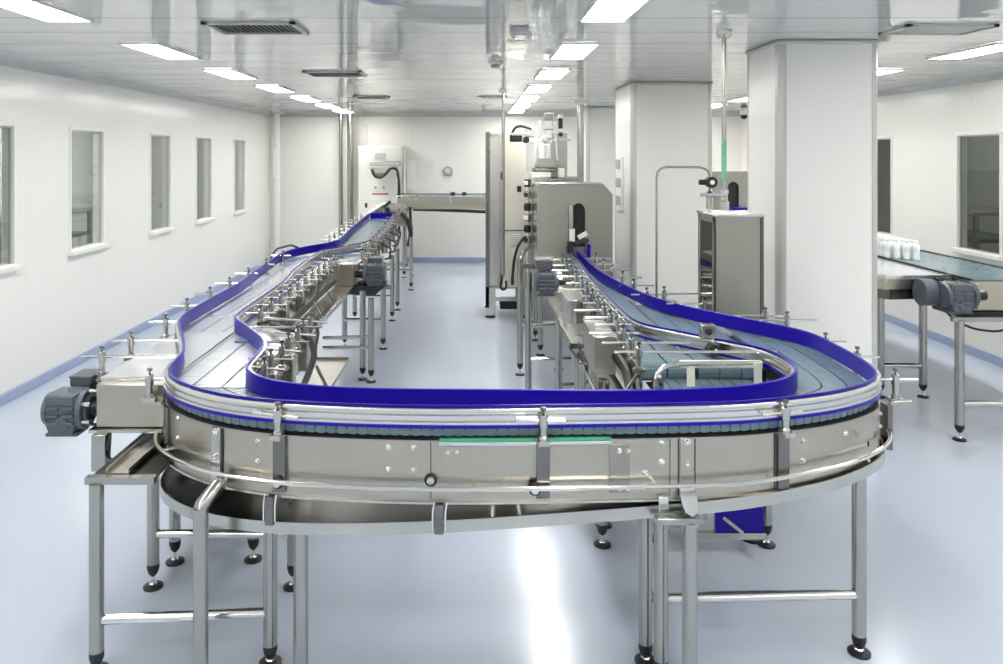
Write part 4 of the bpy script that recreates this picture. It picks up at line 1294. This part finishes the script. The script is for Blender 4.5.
# small steel cabinet with glazed side
sc_ = thing('steel_cabinet', 'square stainless cabinet with a glazed left side, standing behind the right belt', 'cabinet', (1.54, 4.72, 0))
cab = MB()
X0, X1, Y0, Y1, Z0, Z1 = 1.395, 1.685, 4.55, 4.88, 0.12, 1.54
cab.box(X0, X1, Y0, Y0 + 0.012, Z0, Z1).box(X1 - 0.012, X1, Y0, Y1, Z0, Z1).box(X0, X1, Y1 - 0.012, Y1, Z0, Z1)
cab.box(X0, X1, Y0, Y1, Z0, Z0 + 0.012)
cab.box(X0, X0 + 0.012, Y0, Y0 + 0.04, Z0, Z1).box(X0, X0 + 0.012, Y1 - 0.04, Y1, Z0, Z1).box(X0, X0 + 0.012, Y0, Y1, Z0, 0.7).box(X0, X0 + 0.012, Y0, Y1, 1.5, Z1)
cab.build('cabinet_body', M_SATIN, sc_, bev=0.002)
MB().box(X0 - 0.008, X1 + 0.008, Y0 - 0.008, Y1 + 0.008, Z1, Z1 + 0.014).build('cabinet_top', M_ALU, sc_, bev=0.003)
MB().box(X1 - 0.022, X1 - 0.016, Y0 - 0.004, Y0, 0.14, 1.53).build('door_gap', M_DARK, sc_)
MB().box(X0 + 0.002, X0 + 0.006, Y0 + 0.04, Y1 - 0.04, 0.7, 1.5).build('side_window', M_GLASS, sc_)
for z in (0.82, 1.0, 1.16, 1.3):
    MB().box(X0 + 0.02, X0 + 0.10, Y0 + 0.04, Y1 - 0.04, z, z + 0.01).build('inner_shelf', M_WHITE, sc_)
    MB().lathe((X0 + 0.07, 4.7, z + 0.01), [(0.03, 0), (0.04, 0.05), (0.03, 0.09)], 12).build('inner_unit', M_BLUE if z == 1.0 else M_MOTOR, sc_)
for x in (X0 + 0.04, X1 - 0.04):
    for y in (Y0 + 0.04, Y1 - 0.04):
        MB().lathe((x, y, 0), [(0.03, 0), (0.03, 0.02), (0.015, 0.03), (0.015, 0.125)], 12).build('cabinet_foot', M_BLACK, sc_)

# bent thin pipe with regulator
bp_ = thing('bent_pipe', 'thin bent steel pipe arching from the right belt to a black regulator', 'pipe', (1.12, 4.95, 0.9))
MB().tube(smooth([(1.145, 4.92, 0.9), (1.145, 4.92, 1.76), (1.15, 4.91, 1.81), (1.19, 4.9, 1.825), (1.385, 4.78, 1.825), (1.425, 4.76, 1.81), (1.43, 4.75, 1.76), (1.43, 4.75, 1.57)], 0.02, 2), 0.0072, 10).build('pipe_tube', M_LEG, bp_)
MB().cyl((1.43, 4.70, 1.735), (1.43, 4.76, 1.735), 0.034, seg=20).cyl((1.355, 4.72, 1.735), (1.425, 4.72, 1.735), 0.017, seg=14).build('regulator', M_BLACK, bp_, bev=0.003)
MB().cyl((1.43, 4.695, 1.735), (1.43, 4.70, 1.735), 0.014, seg=16).build('gauge_face', M_WHITE, bp_)
MB().lathe((1.43, 4.75, 1.57), [(0.022, 0), (0.022, 0.07), (0.026, 0.075), (0.026, 0.1), (0.014, 0.11)], 14).build('filter_bowl', M_STEEL, bp_)
# flange stack at the pipe foot, on the belt side
MB().lathe((1.20, 4.86, 0.95), [(0.05, 0), (0.055, 0.012), (0.03, 0.02), (0.06, 0.028), (0.06, 0.04)], 16).build('pipe_base', M_STEEL, bp_)

# second housing beyond, between the pillars
sh_ = thing('slotted_housing', 'grey steel housing with a dark rounded slot, partly hidden behind the near pillar', 'machine', (2.98, 9.3, 0))
outer = [(2.50, 0.75), (3.45, 0.75), (3.45, 1.712), (2.50, 1.712)]
slot = [(2.918, 1.20), (3.042, 1.20), (3.042, 1.53)] + [(2.98 + 0.062 * math.cos(a * PI / 10), 1.53 + 0.062 * math.sin(a * PI / 10)) for a in range(1, 10)] + [(2.918, 1.53)]
m = MB(); slot_plate(m, outer, slot, 9.0, 9.015)
m.build('front_panel', M_SATIN, sh_)
MB().box(2.51, 3.44, 9.03, 9.04, 0.76, 1.70).build('slot_shade_sheet', M_DARK, sh_)  # shade behind the slot, drawn as a dark sheet
m = MB().box(2.50, 2.51, 9.015, 9.7, 0.75, 1.712).box(3.44, 3.45, 9.015, 9.7, 0.75, 1.712).box(2.50, 3.45, 9.015, 9.7, 1.702, 1.712).box(2.50, 3.45, 9.69, 9.7, 0.75, 1.712)
m.build('hood', M_STEEL, sh_)
MB().obox((3.01, 8.9, 1.29), (0.20, 0.16, 0.035)).build('blue_guide', M_BLUE, sh_, bev=0.008)
MB().box(2.80, 3.3, 8.8, 9.0, 1.20, 1.27).build('infeed_shelf', M_ALU, sh_)
for x in (2.55, 3.4):
    leg(sh_, x, 9.1, 0.76); leg(sh_, x, 9.6, 0.76)

# ------------------------------------------------------------------ far wall equipment
cc = thing('control_cabinet', 'white control cabinet on the far wall with red bar and green buttons', 'cabinet', (-1.6, 13.6, 0))
MB().box(-1.99, -1.22, 13.35, 13.84, 0.06, 2.06).build('cabinet_body', M_PALE, cc, bev=0.006)
MB().box(-1.97, -1.26, 13.335, 13.35, 0.10, 2.03).build('cabinet_door', M_PALE, cc, bev=0.003)
MB().box(-1.235, -1.222, 13.34, 13.36, 0.1, 2.05).build('door_gap', M_GREY, cc)
MB().box(-1.71, -1.52, 13.325, 13.335, 1.82, 1.93).build('vent_plate', M_TRIM, cc)
MB().box(-1.98, -1.22, 13.37, 13.82, 0.0, 0.06).build('plinth', M_GREY, cc)
for x, mt in ((-1.70, M_GREY), (-1.56, M_LAMPG)):
    MB().cyl((x, 13.335, 1.345), (x, 13.315, 1.345), 0.022, seg=14).build('push_button', mt, cc)
MB().box(-1.76, -1.48, 13.325, 13.335, 1.22, 1.245).build('red_bar', M_RED, cc, 'thin red bar')
MB().box(-1.78, -1.48, 13.325, 13.335, 1.13, 1.215).build('white_plate', M_WHITE, cc)
MB().box(-1.88, -1.84, 13.32, 13.335, 1.0, 1.08).build('latch', M_BLACK, cc)
hd = thing('spray_hood', 'small steel hood with half-round bowl and black hose before the control cabinet', 'machine', (-1.55, 13.0, 1.0))
MB().box(-1.75, -1.25, 12.9, 13.15, 1.72, 1.80).build('hood_top', M_STEEL, hd, bev=0.008)
hp = []
for k in range(13):
    a = PI + PI * k / 12
    hp.append((-1.58 + 0.16 * math.cos(a), 1.69 + 0.17 * math.sin(a)))
MB().prism(hp, 12.9, 13.15, axis='Y').build('hood_bowl', M_STEEL, hd)
MB().prism([(x, z - 0.005) for x, z in hp[2:11]], 12.885, 12.9, axis='Y').build('bowl_front', M_STEELD, hd, bev=0.002)
hose([(-1.70, 12.88, 1.66), (-1.66, 12.86, 1.54), (-1.55, 12.86, 1.52), (-1.46, 12.86, 1.60), (-1.40, 12.86, 1.68), (-1.32, 12.86, 1.69), (-1.27, 12.86, 1.64), (-1.25, 12.86, 1.4), (-1.25, 12.86, 1.0), (-1.25, 12.86, 0.6)], 0.022, 'black_hose', hd)
MB().cyl((-1.3, 13.1, 0), (-1.3, 13.1, 1.75), 0.03, seg=14).build('support_post', M_TUBE, hd)

wb = thing('wall_box', 'slim white box mounted on the far wall right of the control cabinet', 'box', (-1.13, 13.8, 1.28))
MB().box(-1.215, -1.07, 13.77, 13.85, 1.28, 1.81).build('box_body', M_WHITE, wb, bev=0.008)
MB().box(-1.205, -1.08, 13.762, 13.77, 1.29, 1.80).build('box_lid', M_WHITE, wb, bev=0.004)
wp = thing('wall_port', 'round grey ring port on the far wall above the cross conveyor', 'wall fitting', (-0.48, 13.83, 1.6))
rng = MB()
rng.lathe((-0.48, 13.85, 1.615), [(0.085, 0), (0.085, -0.03), (0.06, -0.035), (0.055, -0.01)], 24, axis='Y')
rng.build('ring', M_GREY, wp)
MB().cyl((-0.48, 13.838, 1.615), (-0.48, 13.83, 1.615), 0.056, seg=20).build('port_cover', M_WHITE, wp)
MB().box(-0.56, -0.40, 13.825, 13.85, 1.53, 1.545).build('port_lip', M_GREY, wp)
ws = thing('wall_sensor', 'small white sensor high on the far wall above the control cabinet', 'wall fitting', (-1.93, 13.83, 2.3))
MB().box(-1.98, -1.90, 13.80, 13.85, 2.42, 2.53).build('sensor_body', M_WHITE, ws, bev=0.006)
MB().cyl((-1.92, 13.83, 2.1), (-1.92, 13.83, 2.42), 0.012, seg=8).build('cable_conduit', M_WHITE, ws)
dc = thing('dome_camera', 'small black dome camera hanging in the far right corner between the pillars', 'camera', (4.55, 13.2, 2.55))
MB().lathe((4.55, 13.2, 2.57), [(0.05, 0), (0.06, 0.03), (0.06, 0.069)], 18).build('camera_base', M_WHITE, dc)
MB().sph((4.55, 13.2, 2.56), 0.055).build('camera_dome', M_BLACK, dc)

# switch panel on the side of the second pillar
sp = thing('pillar_switch_panel', 'narrow grey control panel fixed to the left side of the second pillar', 'switch panel', (1.575, 8.5, 1.4))
MB().box(1.557, 1.585, 8.3, 8.65, 1.30, 1.88).build('panel_body', M_WHITE, sp, bev=0.006)
for z in (1.36, 1.55, 1.75):
    MB().box(1.549, 1.557, 8.36, 8.59, z, z + 0.10).build('panel_switch', M_GREY, sp, bev=0.004)

# ------------------------------------------------------------------ conveyors by the right wall
rc = thing('packing_conveyor', 'wide conveyor beside the right wall carrying the block of bottles', 'conveyor', (3.67, 7.2, 0))
c = MB(); chain(c, [(3.67, 5.32), (3.67, 9.2)], -0.285, 0.0, 1.05, 0.05)
chain(c, [(3.67, 5.32), (3.67, 9.2)], 0.003, 0.285, 1.05, 0.05)
c.build('chain_belt', M_TEAL, rc)
for x in (3.375, 3.965):
    MB().box(x - 0.004, x + 0.004, 5.3, 9.2, 0.84, 1.045).build('side_plate', M_PLATE, rc)
    MB().box(x - 0.008, x + 0.008, 5.3, 9.2, 1.045, 1.058).build('edge_strip', M_DARK, rc)
MB().box(3.375, 3.965, 5.29, 5.30, 0.845, 1.04).build('end_plate', M_PLATE, rc, bev=0.002)
MB().box(3.38, 3.96, 5.3, 9.2, 0.93, 1.01).build('chain_bed', M_DARK, rc)
MB().box(3.28, 4.0, 5.25, 5.6, 0.80, 0.835).build('base_pan', M_BLACK, rc)
MB().cyl((3.86, 5.28, 1.07), (3.98, 5.28, 1.07), 0.03, seg=16).build('roller_end', M_TUBE, rc)
for x, y in ((3.23, 5.2), (3.90, 5.2), (3.515, 6.12), (3.18, 6.12), (3.45, 8.6), (3.9, 8.6)):
    leg(rc, x, y, 0.84 if y > 5.5 else 0.80, 0.03)
crossbar(rc, (3.23, 5.2, 0.245), (3.90, 5.2, 0.245)); crossbar(rc, (3.18, 6.12, 0.25), (3.515, 6.12, 0.25))
MB().box(3.18, 3.95, 5.18, 5.22, 0.79, 0.82).build('leg_arm', M_LEG, rc)
g = gear_motor(rc, 3.265, 5.28, 0.95, 1.0, -1, box=False)
MB().cyl((3.075, 5.40, 0.95), (3.17, 5.40, 0.95), 0.092, seg=22).build('motor_fan_cover', M_MOTOR, rc, bev=0.006)
hose([(3.17, 5.25, 0.85), (3.20, 5.23, 0.80), (3.32, 5.2, 0.74), (3.48, 5.2, 0.72), (3.62, 5.2, 0.76), (3.72, 5.2, 0.84)], 0.008, 'cable', rc)

sdc = thing('side_conveyor', 'steel side table conveyor with pale top next to the packing conveyor', 'conveyor', (3.1, 6.5, 0))
MB().prism([(2.87, 5.46), (3.36, 5.50), (3.36, 7.6), (2.72, 7.6), (2.72, 5.65)], 1.03, 1.045).build('table_top', M_CHAINW, sdc, bev=0.002)
MB().prism([(2.88, 5.48), (3.35, 5.52), (3.35, 7.59), (2.73, 7.59), (2.73, 5.67)], 0.955, 1.03).build('table_skirt', M_PLATE, sdc)
MB().prism([(2.95, 5.55), (3.3, 5.6), (3.3, 7.5), (2.80, 7.5), (2.8, 5.75)], 0.87, 0.955).build('under_frame', M_STEELD, sdc)
MB().sweep(resample([(2.72, 7.6), (2.72, 5.65), (2.87, 5.46), (3.36, 5.50)], 0.1), [(-0.008, 1.04), (0.008, 1.04), (0.008, 1.056), (-0.008, 1.056)]).build('rim', M_ALU, sdc)
for x, y in ((2.9, 5.9), (2.9, 7.3), (3.3, 7.3)):
    leg(sdc, x, y, 0.88, 0.03)

# bottles
bt = thing('bottle', 'milky white plastic bottle in the packed block on the right conveyor', 'bottle', (0, 0, 0), 'bottles on the packing conveyor')
MB().lathe((0, 0, 0), [(0.022, 0), (0.026, 0.004), (0.026, 0.04), (0.0245, 0.045), (0.0245, 0.075), (0.026, 0.08), (0.026, 0.11), (0.018, 0.126), (0.012, 0.13), (0.012, 0.136)], 16).build('bottle_body', M_BOTTLE, bt)
MB().lathe((0, 0, 0.136), [(0.015, 0), (0.015, 0.016), (0.013, 0.018)], 14).build('bottle_cap', M_WHITE, bt)
first = True
for i in range(4):
    for j in range(12):
        o = bt if first else copy_tree(bt)
        first = False
        o.location = (3.412 + i * 0.055, 6.32 + j * 0.056 + (3 - i) * 0.045, 1.0505)

# worktables in the side room, seen through the left windows
def worktable(x0, x1, y0, y1, label):
    t = thing('worktable', label, 'table', ((x0 + x1) / 2, (y0 + y1) / 2, 0), 'tables beyond the windows')
    MB().box(x0, x1, y0, y1, 1.22, 1.27).build('tabletop', M_STEEL, t, bev=0.004)
    MB().box(x0 + 0.05, x1 - 0.05, y0 + 0.05, y1 - 0.05, 0.92, 0.96).build('shelf', M_STEELD, t)
    for x in (x0 + 0.06, x1 - 0.06):
        for y in (y0 + 0.06, y1 - 0.06):
            MB().box(x - 0.025, x + 0.025, y - 0.025, y + 0.025, 0, 1.22).build('leg', M_LEG, t)
worktable(-5.5, -4.7, 7.9, 9.7, 'steel worktable seen through the second left window')
worktable(-5.3, -4.5, 6.2, 7.5, 'steel worktable seen through the nearest left window')
worktable(5.5, 6.3, 8.6, 10.3, 'steel worktable seen through the large right window')
